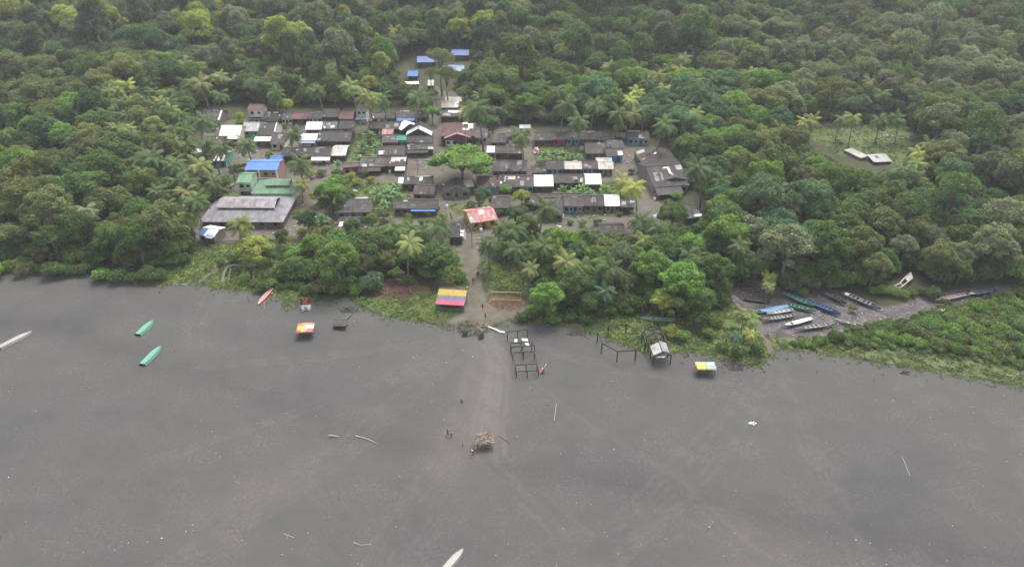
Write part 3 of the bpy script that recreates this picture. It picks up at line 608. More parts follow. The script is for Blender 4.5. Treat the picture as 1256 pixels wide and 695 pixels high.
# right-hand market block facing the diagonal street
H('upper dark roof of the long block lining the right-hand street', (777, 186), (793, 209), 181, 'brown', 'plank', pitch=15, depth=13, patches=[(.05, .2, .1, .5, 'light'), (.35, .42, .7, 1, 'white')], hw=2.8, dish=1, group='long roofs along the right-hand street')
H('middle dark roof of the long block lining the right-hand street', (793, 209), (802, 225), 200, 'brown', 'plank', pitch=15, depth=14, patches=[(.3, .5, .75, 1, 'light')], hw=2.8, dish=1, group='long roofs along the right-hand street')
H('lower broad dark roof of the right-hand street with white cross-shaped sheets', (802, 230), (846, 227), 203, 'dark', 'greyw', pitch=17, hw=2.8, patches=[(.45, .62, .85, .93, 'white'), (.58, .64, .6, .9, 'white'), (.82, .99, .75, 1, 'light')], awn=('grey', .02, .75, 3.5, 1.0), group='long roofs along the right-hand street')
# far clearing
H('curved-looking blue tarpaulin roof, upper left in the far clearing', (511.5, 77), (536, 76), 69, 'tarp', 'plank', pitch=20)
H('farthest blue tarpaulin roof at the top of the clearing', (553, 68), (575, 68), 61, 'tarp', 'dark')
H('faded blue-grey roof over a planked wall in the far clearing', (549, 87.5), (569, 87.5), 80, 'paleblue', 'plank', patches=[(.1, .5, .2, .8, 'tarp')])
H('small bright blue roof, lowest left in the far clearing', (499.5, 93.5), (512.5, 93.5), 86.5, 'blue', 'dark')
H('thin white roof among trees below the small bright blue one', (497, 104), (514, 103), 100, 'cream', 'dark', kind='shed', pitch=10)
H('small pale square roof at the top end of the lane', (524, 105), (532, 105), 98, 'light', 'greyw')
H('left pale concrete-coloured roof by the marshy clearing at right', (1035, 184), (1056, 194), 178, 'light', 'greyw', kind='shed', pitch=5, hw=1.1, depth=3.4, door=False, wins=0)
H('right pale broken roof by the marshy clearing', (1072, 199), (1095, 198), 189, 'light', 'dark', kind='shed', pitch=6, hw=1.1, door=False, wins=0, patches=[(.3, .5, .5, .8, 'grey')])
H('tiny white roof glimpsed through the forest upstream', (937, 130), (944, 129.5), 125.5, 'white', 'greyw', hw=2.6)
# lane-side gable house and the red shop
H('dark gable-front house with weathered grey plank wall beside the main lane', (543, 237.5), (577, 236.5), 230, 'dark', 'greyw', kind='front', depth=8, wins=2, hw=2.0)
H('pale zinc lean-to beside the dark gable-front lane house', (571, 229.5), (582, 228), 221, 'light', 'greyw', kind='shed', pitch=14)
H('shop with peeling red and white roof and yellow walls on the main path', (577, 274), (611, 269), 257, 'red', 'yellow', pitch=20, wins=2, patches=[(.42, .6, .6, 1, 'white'), (.02, .2, .05, .5, 'light')], name='shop', cat='shop')

# ------------------------------------------------------------------ foliage prototypes
def quads(P0, Nn, size, rg, asp=.75):
    """leaf clumps: small bent quads standing near the given normals"""
    n = len(P0); r = rg.normal(size=(n, 3)); t = np.cross(Nn, r); t /= np.linalg.norm(t, axis=1)[:, None]+1e-9; b = np.cross(Nn, t)
    s = (size*rg.uniform(.55, 1.35, n))[:, None]; c = Nn*s*.22
    V = np.stack([P0-t*s*.5, P0-b*s*.5*asp-c*.0, P0+t*s*.5-c*.5, P0+b*s*.5*asp+c], 1).reshape(-1, 3)
    return V, np.arange(4*n).reshape(n, 4)
def rdir(rg, n, zmin=-1.):
    z = rg.uniform(zmin, 1, n); a = rg.uniform(0, 2*math.pi, n); q = np.sqrt(1-z*z); return np.stack([q*np.cos(a), q*np.sin(a), z], 1)
def crown_proto(seed, Rr, Hh, zc, nl, nleaf, leaf, flat=.8, lob=(.26, .42), tilt=.55, spread=.72, ragged=.12):
    rg = np.random.default_rng(seed); cs, rs = [], []
    for i in range(nl):
        a = i*2.39996+rg.uniform(-.5, .5); rr = Rr*spread*math.sqrt((i+.4)/nl)*rg.uniform(.72, 1.2)
        z = zc+Hh*(.46*(1-(rr/Rr)**2)+(rg.uniform(-.14, .12) if i % 3 else rg.uniform(-.42, -.1)*(rr/Rr))); cs.append((rr*math.cos(a), rr*math.sin(a), z)); rs.append(Rr*rg.uniform(*lob))
    cs = np.array(cs); rs = np.array(rs); w = rs**2/np.sum(rs**2); Vs, Ns = [], []
    for c, r, k in zip(cs, rs, w):
        m = int(nleaf*k*1.5); d = rdir(rg, m, -.45); bump = 1+.16*np.sin(d[:, 0]*6+c[0])*np.sin(d[:, 1]*6+c[1])*np.sin(d[:, 2]*5)
        p = c+d*(r*bump*rg.uniform(1-ragged*2, 1+ragged, m))[:, None]*np.array([1, 1, flat])
        Vs.append(p); Ns.append(d)
    p = np.vstack(Vs); d = np.vstack(Ns); deep = np.zeros(len(p), bool)
    for c, r in zip(cs, rs): deep |= np.linalg.norm((p-c)/np.array([1, 1, flat]), axis=1) < r*.72
    p, d = p[~deep], d[~deep]
    nn = d*[1, 1, 1.2]+[0, 0, .25]+rg.normal(size=p.shape)*tilt; nn /= np.linalg.norm(nn, axis=1)[:, None]
    V, Fq = quads(p, nn, leaf, rg); return V, Fq, cs
def trunk_mesh(name, cs, hbase, r0, seed, mat, lean=.3):
    rg = random.Random(seed); mb = MB(); top = Vector((rg.uniform(-lean, lean), rg.uniform(-lean, lean), hbase))
    mb.tube([(0, 0, -.6), (top.x*.3, top.y*.3, hbase*.4), top], [r0*1.3, r0, r0*.75], 8)
    for c in list(cs)[:9]:
        c = Vector(c); m = top.lerp(c, .5)+Vector((0, 0, -.3)); mb.tube([top-Vector((0, 0, rg.uniform(0, .3)*hbase)), m, c], [r0*.5, r0*.32, r0*.12], 5)
    return mb.mesh(name, mat, True)
PROTO = {}
def add_proto(key, seed, Rr, Hh, zc, nl, nleaf, leaf, r0=.25, **k):
    V, Fq, cs = crown_proto(seed, Rr, Hh, zc, nl, nleaf, leaf, **k)
    PROTO[key] = (arr_mesh('crown', V, Fq, M_leaf), trunk_mesh('trunk', cs, max(.6, zc-Hh*.25), r0, seed, M_bark), Rr, zc+Hh*.2)
# nominal crown radius 5 m; scaled per tree
add_proto('dome1', 11, 5, 6.5, 5.4, 38, 10000, .40, lob=(.17, .30))
add_proto('dome2', 12, 5, 7.5, 5.6, 52, 10500, .38, lob=(.14, .26))
add_proto('dome3', 13, 5, 6.0, 5.0, 30, 9500, .42, lob=(.2, .34))
add_proto('tall1', 14, 4, 9, 7.0, 36, 9000, .38, r0=.28, flat=1.0, spread=.66, lob=(.2, .32))
add_proto('wide1', 15, 6.5, 4.6, 5.8, 60, 12500, .40, flat=.6, lob=(.12, .21), spread=.84, r0=.33)
add_proto('fine1', 16, 4.5, 6.2, 4.8, 60, 9500, .32, lob=(.13, .23), tilt=.75)
add_proto('fine2', 17, 4.2, 7.5, 5.6, 50, 9500, .32, lob=(.14, .26), tilt=.8, flat=1.0, ragged=.2)
add_proto('thin1', 18, 4.2, 7, 8.5, 30, 2600, .42, lob=(.14, .26), tilt=.9, ragged=.3, r0=.22)
add_proto('bush1', 21, 2.0, 1.8, 1.0, 11, 1500, .34, r0=.08, lob=(.3, .5))
add_proto('bush2', 22, 2.0, 1.5, .9, 16, 1700, .28, r0=.07, lob=(.22, .38), tilt=.75)
add_proto('bush3', 23, 2.2, 2.4, 1.1, 13, 1500, .38, r0=.09, lob=(.26, .42), flat=1.0)

def palm_proto(key, seed, H0, nf=24, L=4.0, lean=1.2):
    rg = random.Random(seed); top = Vector((rg.uniform(-lean, lean), rg.uniform(-lean, lean), H0)); tb = MB()
    tb.tube([(0, 0, -.5), (top.x*.12, top.y*.12, H0*.3), (top.x*.5, top.y*.5, H0*.7), top], [.26, .19, .16, .14], 7)
    for k in range(6):
        a = rg.uniform(0, 6.28); tb.ball((top.x+.25*math.cos(a), top.y+.25*math.sin(a), H0-.25), .14, 6, 4)
    V = []; Fc = []
    def quad(a, b, c, d): n = len(V); V.extend([a, b, c, d]); Fc.append((n, n+1, n+2, n+3))
    for i in range(nf):
        az = i*2.39996+rg.uniform(-.25, .25); el = R(68-100*(i/nf)**.85+rg.uniform(-8, 8)); Lf = L*rg.uniform(.82, 1.08)
        h = Vector((math.cos(az), math.sin(az), 0)); sd = Vector((-h.y, h.x, 0)); p = top.copy(); d = h*math.cos(el)+Vector((0, 0, math.sin(el)))
        tw = rg.uniform(-.35, .35); ns = 13; pts = []
        for s in range(ns+1):
            pts.append((p.copy(), d.copy())); p = p+d*Lf/ns; d = (d+Vector((0, 0, -.115-.02*s/ns))).normalized()
        for s in range(ns):
            (p0, d0), (p1, d1) = pts[s], pts[s+1]; up = sd.cross(d0).normalized()
            if up.z < 0: up = -up
            w = .05*(1-s/ns)+.02; quad(p0-sd*w, p0+sd*w, p1+sd*w*.8, p1-sd*w*.8)
            if s < 1: continue
            ll = 1.05*math.sin(math.pi*min(1, (s+.6)/(ns+1.2))**.75)+.15
            for sg in (-1, 1):
                for sub in (0, .5):
                    q = p0.lerp(p1, sub); t_ = (sd*sg*.82+d0*.55-up*(.42+rg.uniform(-.12, .18))+up*tw*sg).normalized(); e = q+t_*ll*rg.uniform(.85, 1.1)
                    m_ = q.lerp(e, .55)+up*.04; wv = d0*.062
                    quad(q-wv*.6, q+wv*.6, m_+wv, m_-wv); quad(m_-wv, m_+wv, e+wv*.15-up*.12*ll, e-wv*.15-up*.12*ll)
    me = arr_mesh('crown', np.array([tuple(v) for v in V]), np.array(Fc), M_palm)
    PROTO[key] = (me, tb.mesh('trunk', M_palmtrunk, True), L*.93, H0-.3)
palm_proto('palm1', 1, 8.0); palm_proto('palm2', 2, 9.5, 26, 4.3); palm_proto('palm3', 3, 7.0, 22, 3.9); palm_proto('palm4', 4, 10.5, 24, 4.1, 2.0)
def banana_proto(key, seed):
    rg = random.Random(seed); tb = MB(); V = []; Fc = []
    for st in range(3):
        bx, by, h = rg.uniform(-.9, .9), rg.uniform(-.9, .9), rg.uniform(1.6, 2.6)
        tb.tube([(bx, by, -.2), (bx, by, h)], [.16, .09], 6)
        for i in range(8):
            az = i*2.4+rg.uniform(-.3, .3)+st; el = R(rg.uniform(25, 75)); Lf = rg.uniform(1.7, 2.5); p = Vector((bx, by, h)); hd = Vector((math.cos(az), math.sin(az), 0)); sd = Vector((-hd.y, hd.x, 0)); d = hd*math.cos(el)+Vector((0, 0, math.sin(el))); ns = 6; prev = None
            for s in range(ns+1):
                w = .42*math.sin(math.pi*min(1, (s+.4)/(ns+.4)))**.6 if s < ns else .04
                up = sd.cross(d)*(-1 if sd.cross(d).z < 0 else 1); cur = (p-sd*w-up*w*.25, p.copy(), p+sd*w-up*w*.25)
                if prev:
                    for a, b in ((0, 1), (1, 2)): n = len(V); V.extend([prev[a], prev[b], cur[b], cur[a]]); Fc.append((n, n+1, n+2, n+3))
                prev = cur; p = p+d*Lf/ns; d = (d+Vector((0, 0, -.24))).normalized()
    PROTO[key] = (arr_mesh('leaves', np.array([tuple(v) for v in V]), np.array(Fc), M_ban), tb.mesh('stem', plain('banana_stem', (.16, .2, .08)), True), 2.6, 2.9)
banana_proto('ban1', 5); banana_proto('ban2', 6)

TINT = dict(mid=(0.105, 0.162, 0.062), bright=(0.156, 0.253, 0.073), yellow=(0.296, 0.323, 0.093), dark=(0.063, 0.106, 0.049), grey=(0.170, 0.199, 0.141), blue=(0.096, 0.165, 0.099), olive=(0.153, 0.176, 0.083), brown=(.122, .150, .092),
            pale=(0.218, 0.244, 0.168), palm=(0.100, 0.145, 0.063), palmy=(0.220, 0.248, 0.103), palmb=(0.331, 0.374, 0.106), ban=(0.149, 0.264, 0.121))
WORD = dict(mid='mid-green', bright='bright green', yellow='yellow-green', dark='dark green', grey='grey-green', blue='bluish green', olive='olive', brown='brownish', pale='pale grey-green', palm='green', palmy='yellowish', palmb='golden-yellow', ban='fresh green')
def jitter(t, a=.14): k = rng.uniform(1-a, 1+a); return tuple(float(v*k*rng.uniform(.94, 1.06)) for v in TINT[t])
CNT = {}
def plant(key, base, sc, tint, label, name, cat, group=None, rz=None, sq=1.0):
    crown, trunk, R0, zc = PROTO[key]
    o = empty(name, base, rng.uniform(0, 6.28) if rz is None else rz, label, cat, group); o.scale = (sc, sc, sc*sq)
    CNT[name] = CNT.get(name, 0)+1
    pn = ('trunk', 'crown') if name != 'banana_plant' else ('stem', 'leaves')
    link(pn[0], trunk, o); c = link(pn[1], crown, o); c['tint'] = jitter(tint); return o
def put(key, cx, cy, rpx, tint, label=None, name='broadleaf_tree', cat='tree', group=None, sq=1.0):
    """a plant whose crown centre and crown radius are read off the picture"""
    crown, trunk, R0, zc = PROTO[key]; z = zc
    for _ in range(6):
        p = P(cx, cy, z); r = rpx*mpp(p); sc = r/R0; z = zc*sc*sq
    p = P(cx, cy, z); return plant(key, (p.x, p.y, float(terrain(p.x, p.y))), sc, tint, label, name, cat, group, sq=sq)
LM = [(60, 30, 'in the top left corner'), (200, 40, 'on the far slope left of the lane, near the top edge'), (370, 30, 'on the far slope behind the left part of the village'), (60, 110, 'on the left slope, far from the beach'), (170, 120, 'on the slope left of the far left houses'),
      (300, 90, 'just behind the tall maroon-roofed house'), (430, 80, 'behind the white two-storey house'), (480, 40, 'left of the blue tarpaulin roofs'), (620, 60, 'right of the blue tarpaulin roofs'), (640, 120, 'behind the right-hand back row of houses'),
      (740, 120, 'behind the cyan-fronted back-row houses'), (760, 40, 'on the far slope right of the lane'), (900, 40, 'on the far right slope near the top edge'), (860, 120, 'behind the head of the right-hand street'), (900, 200, 'right of the long street roofs'),
      (960, 100, 'left of the marshy clearing'), (1050, 60, 'in the hills above the marshy clearing'), (1180, 50, 'in the top right corner'), (1180, 150, 'right of the marshy clearing'), (1060, 240, 'below the marshy clearing'), (1180, 260, 'at the right edge above the creek'),
      (950, 280, 'above the beached boats of the creek'), (1080, 320, 'along the upper bank of the creek'), (40, 200, 'at the left edge of the frame'), (40, 290, 'in the beach-side thicket at the far left'), (140, 210, 'left of the tiny white hut'), (150, 290, 'in the beach-side thicket left of the little shack'), (215, 250, 'just left of the long grey-roofed hall'),
      (330, 320, 'between the long grey-roofed hall and the beach'), (450, 320, 'between the village and the beach, left of the footpath'), (690, 320, 'right of the footpath, in front of the front row'), (800, 340, 'behind the long grey-green beached boat'), (890, 320, 'between the village and the creek'), (1150, 400, 'on the low bank below the creek')]
def near_lm(px, py): return min(LM, key=lambda l: (l[0]-px)**2+((l[1]-py)*1.4)**2)[2]
FORM = dict(dome1='rounded', dome2='lumpy', dome3='broad-lobed', tall1='tall', wide1='flat-topped', fine1='fine-leaved', fine2='feathery', thin1='sparse')
AUTO = {}
def auto_label(kind, tint, px, py, key=''):
    f = FORM.get(key, ''); l = f"{f} {WORD[tint]} {kind} {near_lm(px, py)}".strip(); g = f"{f} {WORD[tint]} {kind}s {near_lm(px, py)}".strip()
    return l, g

# ------------------------------------------------------------------ plants one can point at, read off the picture
ban = dict(name='banana_plant', cat='plant'); pal = dict(name='coconut_palm', cat='palm tree'); shr = dict(name='shrub', cat='shrub')
put('dome1', 566, 197, 43, 'bright', 'wide spreading bright green shade tree at the lower right of the plaza', sq=.5)
put('fine1', 412, 316, 33, 'bright', 'large rounded fine-leaved tree left of the footpath, behind the beach'); put('dome2', 311, 303, 25, 'yellow', 'light green rounded tree in front of the long grey-roofed hall', sq=.8)
put('fine1', 533, 315, 31, 'mid', 'broad fine-leaved tree just behind the flag-striped beach hut', sq=.75); put('dome1', 405, 234, 22, 'bright', 'leafy tree left of the isolated grey-brown roof')
put('fine2', 377, 270, 15, 'dark', 'dark conical tree beside the right end of the long hall'); put('dome1', 592, 238, 13, 'blue', 'small bluish leafy tree beside the gable-front lane house')
put('dome3', 640, 240, 12, 'yellow', 'small yellow-green tree among the third-row houses'); put('dome3', 620, 232, 8, 'bright', 'small tree at the left end of the third-row houses')
for i, (x, y, r) in enumerate([(452, 165, 11), (463, 178, 10), (445, 178, 10), (458, 192, 9), (442, 193, 9), (428, 199, 10), (415, 201, 9), (470, 160, 8)]): put('ban%d' % (1+i % 2), x, y, r, 'ban', 'banana plant in the dense patch left of the plaza shops', group='banana patch left of the plaza', **ban)
for i, (x, y, r) in enumerate([(462, 236, 12), (476, 233, 12), (487, 241, 11), (470, 248, 10), (484, 228, 9)]): put('ban%d' % (1+i % 2), x, y, r, 'ban', 'banana plant in the clump behind the blue-eaved house', group='banana clump behind the blue-eaved house', **ban)
for i, (x, y, r) in enumerate([(668, 188, 8), (680, 186, 9), (691, 188, 8), (701, 190, 7), (711, 192, 7), (672, 195, 7), (688, 195, 7)]): put('ban%d' % (1+i % 2), x, y, r, 'ban', 'banana plant in the green strip between the back and middle rows', group='banana strip between the rows', **ban)
for i, (x, y, r) in enumerate([(690, 231, 9), (704, 233, 9), (714, 230, 10), (724, 235, 9), (741, 231, 10), (750, 235, 9)]): put('ban%d' % (1+i % 2), x, y, r, 'ban' if i % 2 else 'bright', 'banana plant behind the front row of houses', group='banana plants behind the front row', **ban)
for i, (x, y, r) in enumerate([(262, 152, 7), (272, 156, 7), (279, 217, 8), (270, 223, 9), (262, 217, 8), (255, 228, 9), (285, 228, 8), (384, 272, 9), (392, 266, 9), (402, 268, 8), (340, 208, 7), (596, 253, 9), (588, 250, 7)]): put('ban%d' % (1+i % 2), x, y, r, 'ban', 'banana plant beside the houses on the left side of the village' if x < 420 else 'banana plant behind the red and white shop', group='garden banana plants', **ban)
palms = [(200, 175, 15, 'palm', 0), (208, 208, 16, 'palm', 0), (216, 182, 14, 'palmy', 0), (236, 222, 15, 'palm', 0), (226, 212, 14, 'palm', 0), (262, 178, 13, 'palm', 0), (232, 180, 14, 'palm', 0), (180, 216, 15, 'palm', 0), (196, 240, 15, 'palm', 0), (212, 250, 14, 'palm', 0), (252, 190, 13, 'palm', 0), (260, 226, 12, 'palm', 0), (222, 238, 15, 'palmy', 0), (184, 236, 13, 'palm', 0), (170, 200, 14, 'palm', 0),
 (289, 273, 18, 'palmy', 'green palm standing in front of the middle of the long hall'), (232, 262, 15, 'palmy', 'yellowish palm at the left end of the long hall'), (240, 243, 17, 'palm', 'palm directly above the yellowish one at the left end of the hall'), (305, 178, 16, 'palm', 'palm just above the bright blue roof'),
 (354, 165, 14, 'palm', 'palm between the brown roof and the two white-roofed huts'), (367, 199, 17, 'palm', 'palm right of the bright blue roof'), (280, 180, 15, 'palm', 'dark palm right of the red-and-white striped roof'), (243, 204, 17, 'palmy', 'tall palm left of the striped roof'), (190, 197, 18, 'palm', 0), (213, 226, 17, 'palm', 0), (222, 196, 14, 'palm', 0),
 (368, 226, 12, 'palmy', 'slim palm on the bare yard behind the long hall'), (541, 282, 18, 'palm', 'dark palm beside the lane-side shed, left of the footpath'), (518, 288, 13, 'palm', 0), (497, 296, 18, 'palmy', 'light-leaved palm with a pale bare trunk left of the footpath'), (478, 292, 13, 'palm', 0), (455, 286, 14, 'palm', 0), (505, 283, 12, 'palm', 0),
 (660, 256, 19, 'palm', 'single palm with drooping fronds in front of the front row'), (627, 283, 20, 'palm', 'large palm below the red and white shop'), (600, 298, 15, 'palm', 'dark palm right beside the footpath'), (612, 278, 12, 'palm', 0), (642, 305, 17, 'palm', 0), (657, 300, 13, 'palm', 0), (650, 333, 13, 'palmy', 'yellowish palm above the bright grass patch'),
 (643, 169, 16, 'palm', 'single palm in front of the back row of houses'), (785, 229, 17, 'palmb', 'bright yellow-green palm on the right-hand street'), (762, 221, 14, 'palmy', 'palm left of the bright one on the right-hand street'), (783, 275, 17, 'palm', 'palm at the right end of the sandy street'), (807, 284, 17, 'palm', 'palm right of the low dark shed'),
 (722, 290, 14, 'palm', 'palm below the sandy street, left of the low shed'), (744, 359, 16, 'blue', 'bluish palm low in the beach-side thicket'), (860, 318, 13, 'palm', 0), (845, 314, 10, 'palmy', 0), (868, 320, 12, 'palm', 0), (911, 322, 12, 'palm', 0), (930, 320, 12, 'palm', 0), (946, 342, 10, 'palmb', 'upper golden-yellow palm above the beached boats'), (942, 354, 9, 'palmy', 'lower yellow palm above the beached boats'),
 (913, 386, 13, 'palmy', 'palm left of the light blue boat'), (926, 394, 11, 'palmy', 'small palm below the light blue boat'), (924, 412, 10, 'palmb', 'golden little palm at the edge of the sand'), (902, 410, 9, 'blue', 'small bluish palm in the beach-edge grass'), (880, 330, 12, 'palm', 0), (865, 208, 20, 'palm', 'big feathery palm right of the long street roofs'), (885, 222, 15, 'palm', 0), (953, 232, 12, 'pale', 'pale star-shaped palm in the forest right of the village'),
 (955, 160, 13, 'palm', 0), (455, 118, 17, 'palmy', 0), (472, 122, 14, 'palm', 0), (592, 132, 20, 'palm', 'big palm right of the head of the lane'), (575, 137, 14, 'palmy', 'yellowish palm beside the big one at the head of the lane'), (688, 130, 16, 'palm', 0), (711, 148, 15, 'palm', 0), (726, 128, 14, 'palm', 0), (757, 140, 15, 'palm', 0), (772, 142, 12, 'palmy', 0),
 (790, 138, 14, 'palm', 0), (808, 152, 16, 'palm', 0), (826, 132, 15, 'palm', 0), (842, 135, 13, 'palm', 0), (868, 120, 14, 'palm', 0), (508, 118, 16, 'palm', 0), (524, 122, 12, 'palm', 0), (435, 108, 14, 'palmy', 0), (338, 118, 13, 'palm', 0), (395, 112, 13, 'palm', 0), (230, 105, 14, 'palm', 0), (250, 104, 14, 'palmy', 0), (265, 118, 12, 'palm', 0), (240, 150, 16, 'palm', 0),
 (228, 160, 13, 'palm', 0), (118, 186, 14, 'palm', 0), (75, 248, 14, 'palmy', 0), (110, 262, 15, 'pale', 0), (985, 152, 12, 'palmb', 0), (997, 150, 12, 'palmy', 0), (1030, 148, 11, 'pale', 'thin palm with a bare trunk at the back of the marshy clearing'), (1048, 148, 12, 'palmy', 0), (1080, 150, 13, 'palm', 0), (1105, 148, 12, 'palm', 0),
 (1128, 192, 13, 'palmb', 0), (1118, 202, 13, 'palmy', 0), (1138, 178, 13, 'palmy', 0), (1150, 182, 10, 'palmy', 0), (1122, 222, 14, 'palm', 0), (1182, 110, 10, 'palmy', 0), (800, 100, 11, 'palmb', 0), (815, 108, 11, 'palmb', 0), (782, 116, 12, 'palmb', 0), (768, 122, 11, 'palmb', 0), (752, 115, 10, 'palmy', 0), (835, 88, 9, 'palmb', 0), (160, 105, 12, 'palmb', 0), (150, 112, 11, 'palmy', 0), (210, 128, 12, 'palmy', 0)]
for i, (x, y, r, t, l) in enumerate(palms):
    k = 'palm%d' % (1+(i*7) % 4); g = None
    if not l: l, g = auto_label('coconut palm', t, x, y)
    put(k, x, y, r*1.12, t, l, group=g, **pal)
trees = [(680, 294, 23, 'bright', 'dome2'), (711, 296, 22, 'bright', 'dome1'), (742, 303, 19, 'olive', 'dome3'), (762, 315, 25, 'brown', 'fine2'), (672, 362, 29, 'bright', 'fine1'), (703, 346, 31, 'mid', 'fine1'), (724, 367, 20, 'mid', 'dome1'), (800, 326, 34, 'bright', 'fine1'),
 (836, 345, 37, 'bright', 'fine1'), (858, 366, 25, 'mid', 'dome2'), (815, 368, 22, 'yellow', 'fine1'), (790, 352, 15, 'bright', 'dome3'), (826, 262, 21, 'mid', 'dome1'), (848, 300, 22, 'bright', 'dome2'), (893, 285, 32, 'bright', 'dome1'), (905, 246, 24, 'mid', 'dome2'), (870, 180, 26, 'mid', 'dome2'), (900, 170, 26, 'bright', 'dome1'), (845, 175, 18, 'bright', 'dome3'),
 (880, 205, 24, 'blue', 'fine1'), (645, 278, 18, 'mid', 'fine2'), (632, 262, 14, 'blue', 'dome1'), (360, 325, 18, 'mid', 'dome1'), (385, 300, 20, 'bright', 'dome2'), (440, 300, 16, 'mid', 'dome3'), (345, 288, 10, 'olive', 'fine2'), (452, 318, 17, 'olive', 'fine2'), (510, 312, 18, 'bright', 'fine1'), (475, 316, 16, 'olive', 'fine2'), (655, 320, 16, 'mid', 'dome1'), (690, 322, 20, 'mid', 'fine2'),
 (740, 330, 20, 'bright', 'fine2'), (770, 345, 18, 'olive', 'fine2'), (350, 128, 11, 'yellow', 'dome3'), (293, 143, 8, 'yellow', 'dome3'), (530, 138, 12, 'bright', 'dome1'), (604, 150, 11, 'blue', 'dome1'), (570, 112, 10, 'bright', 'dome3'), (540, 72, 20, 'grey', 'thin1'), (548, 92, 17, 'olive', 'thin1'), (528, 90, 10, 'brown', 'thin1'), (385, 20, 26, 'brown', 'dome2'), (240, 30, 24, 'yellow', 'fine2'), (395, 22, 20, 'brown', 'fine2'), 
 (415, 255, 9, 'mid', 'dome3'), (390, 240, 11, 'yellow', 'dome3'), (575, 92, 14, 'mid', 'dome1'), (760, 158, 9, 'bright', 'dome3'), (640, 258, 9, 'mid', 'dome3'), (432, 275, 12, 'mid', 'dome1'), (455, 270, 12, 'mid', 'dome2'), (860, 388, 15, 'mid', 'dome2'), (895, 300, 20, 'mid', 'dome2')]
for i, (x, y, r, t, k) in enumerate(trees): l, g = auto_label('tree', t, x, y, k); put(k, x, y, r, t, l, group=g, sq=.9 if y > 300 and k[:4] != 'tall' else 1.)
shrubs = [(392, 352, 12, 'olive', 'yellowish rounded bush beside the red beach kiosk'), (437, 357, 8, 'bright', 'small bright bush left of the brown debris heap'), (455, 346, 15, 'blue', 'bluish banana-like bush behind the debris heap'), (345, 334, 12, 'bright', 0), (362, 338, 11, 'bright', 0), (330, 338, 9, 'mid', 0), (375, 355, 8, 'mid', 0), (415, 352, 12, 'mid', 0), (428, 346, 10, 'mid', 0), (812, 373, 8, 'bright', 'small rounded bright bush behind the long green boat'),
 (823, 406, 11, 'yellow', 0), (838, 412, 9, 'bright', 0), (868, 408, 9, 'bright', 0), (885, 425, 8, 'mid', 0), (905, 432, 8, 'mid', 0), (930, 428, 9, 'mid', 0), (880, 395, 9, 'bright', 0), (970, 350, 12, 'mid', 0), (995, 347, 12, 'olive', 0), (1020, 348, 11, 'olive', 0), (985, 358, 6, 'olive', 0), (1046, 378, 5, 'olive', 0), (650, 385, 10, 'mid', 0), (640, 388, 8, 'mid', 0), (700, 388, 9, 'mid', 0), (680, 392, 8, 'bright', 0), (720, 390, 9, 'mid', 0), (745, 380, 10, 'bright', 0), (590, 412, 4, 'dark', 0), (570, 408, 4, 'dark', 0),
 (565, 340, 8, 'bright', 0), (500, 343, 9, 'mid', 0), (285, 318, 7, 'bright', 0), (270, 322, 5, 'mid', 0), (300, 332, 6, 'bright', 0)]
for i, (x, y, r, t, l) in enumerate(shrubs):
    g = None
    if not l: l, g = auto_label('shrub', t, x, y)
    put('bush%d' % (1+i % 3), x, y, r*1.1, t, l, group=g, **shr)
more = [(268, 236, 13, 'mid', 'dome1'), (285, 243, 11, 'bright', 'dome3'), (255, 222, 12, 'mid', 'fine1'), (275, 222, 10, 'bright', 'dome3'), (225, 285, 14, 'mid', 'dome2'), (415, 222, 15, 'bright', 'dome3'), (425, 240, 12, 'mid', 'dome1'), (398, 250, 13, 'mid', 'dome2'), (470, 262, 9, 'mid', 'dome3'),
        (516, 238, 6, 'olive', 'dome3'), (600, 262, 8, 'bright', 'dome3'), (650, 272, 12, 'mid', 'fine2'), (606, 246, 8, 'mid', 'fine1'), (440, 288, 12, 'mid', 'fine1'), (470, 285, 12, 'olive', 'dome2'), (535, 300, 12, 'mid', 'fine1'), (330, 312, 12, 'mid', 'dome1'), (350, 305, 10, 'olive', 'fine1'), (700, 304, 14, 'bright', 'dome1'),
        (725, 312, 16, 'mid', 'fine1'), (660, 335, 14, 'mid', 'dome1'), (790, 300, 15, 'mid', 'dome2'), (815, 296, 14, 'mid', 'dome1'), (835, 285, 15, 'bright', 'dome3'), (830, 240, 8, 'bright', 'dome3'), (485, 335, 12, 'mid', 'dome1'), (385, 330, 14, 'mid', 'fine1'), (295, 150, 6, 'bright', 'dome3'), (352, 187, 7, 'mid', 'dome3')]
for i, (x, y, r, t, k) in enumerate(more): l, g = auto_label('tree', t, x, y, k); put(k, x, y, r, t, l, group=g, sq=.8)
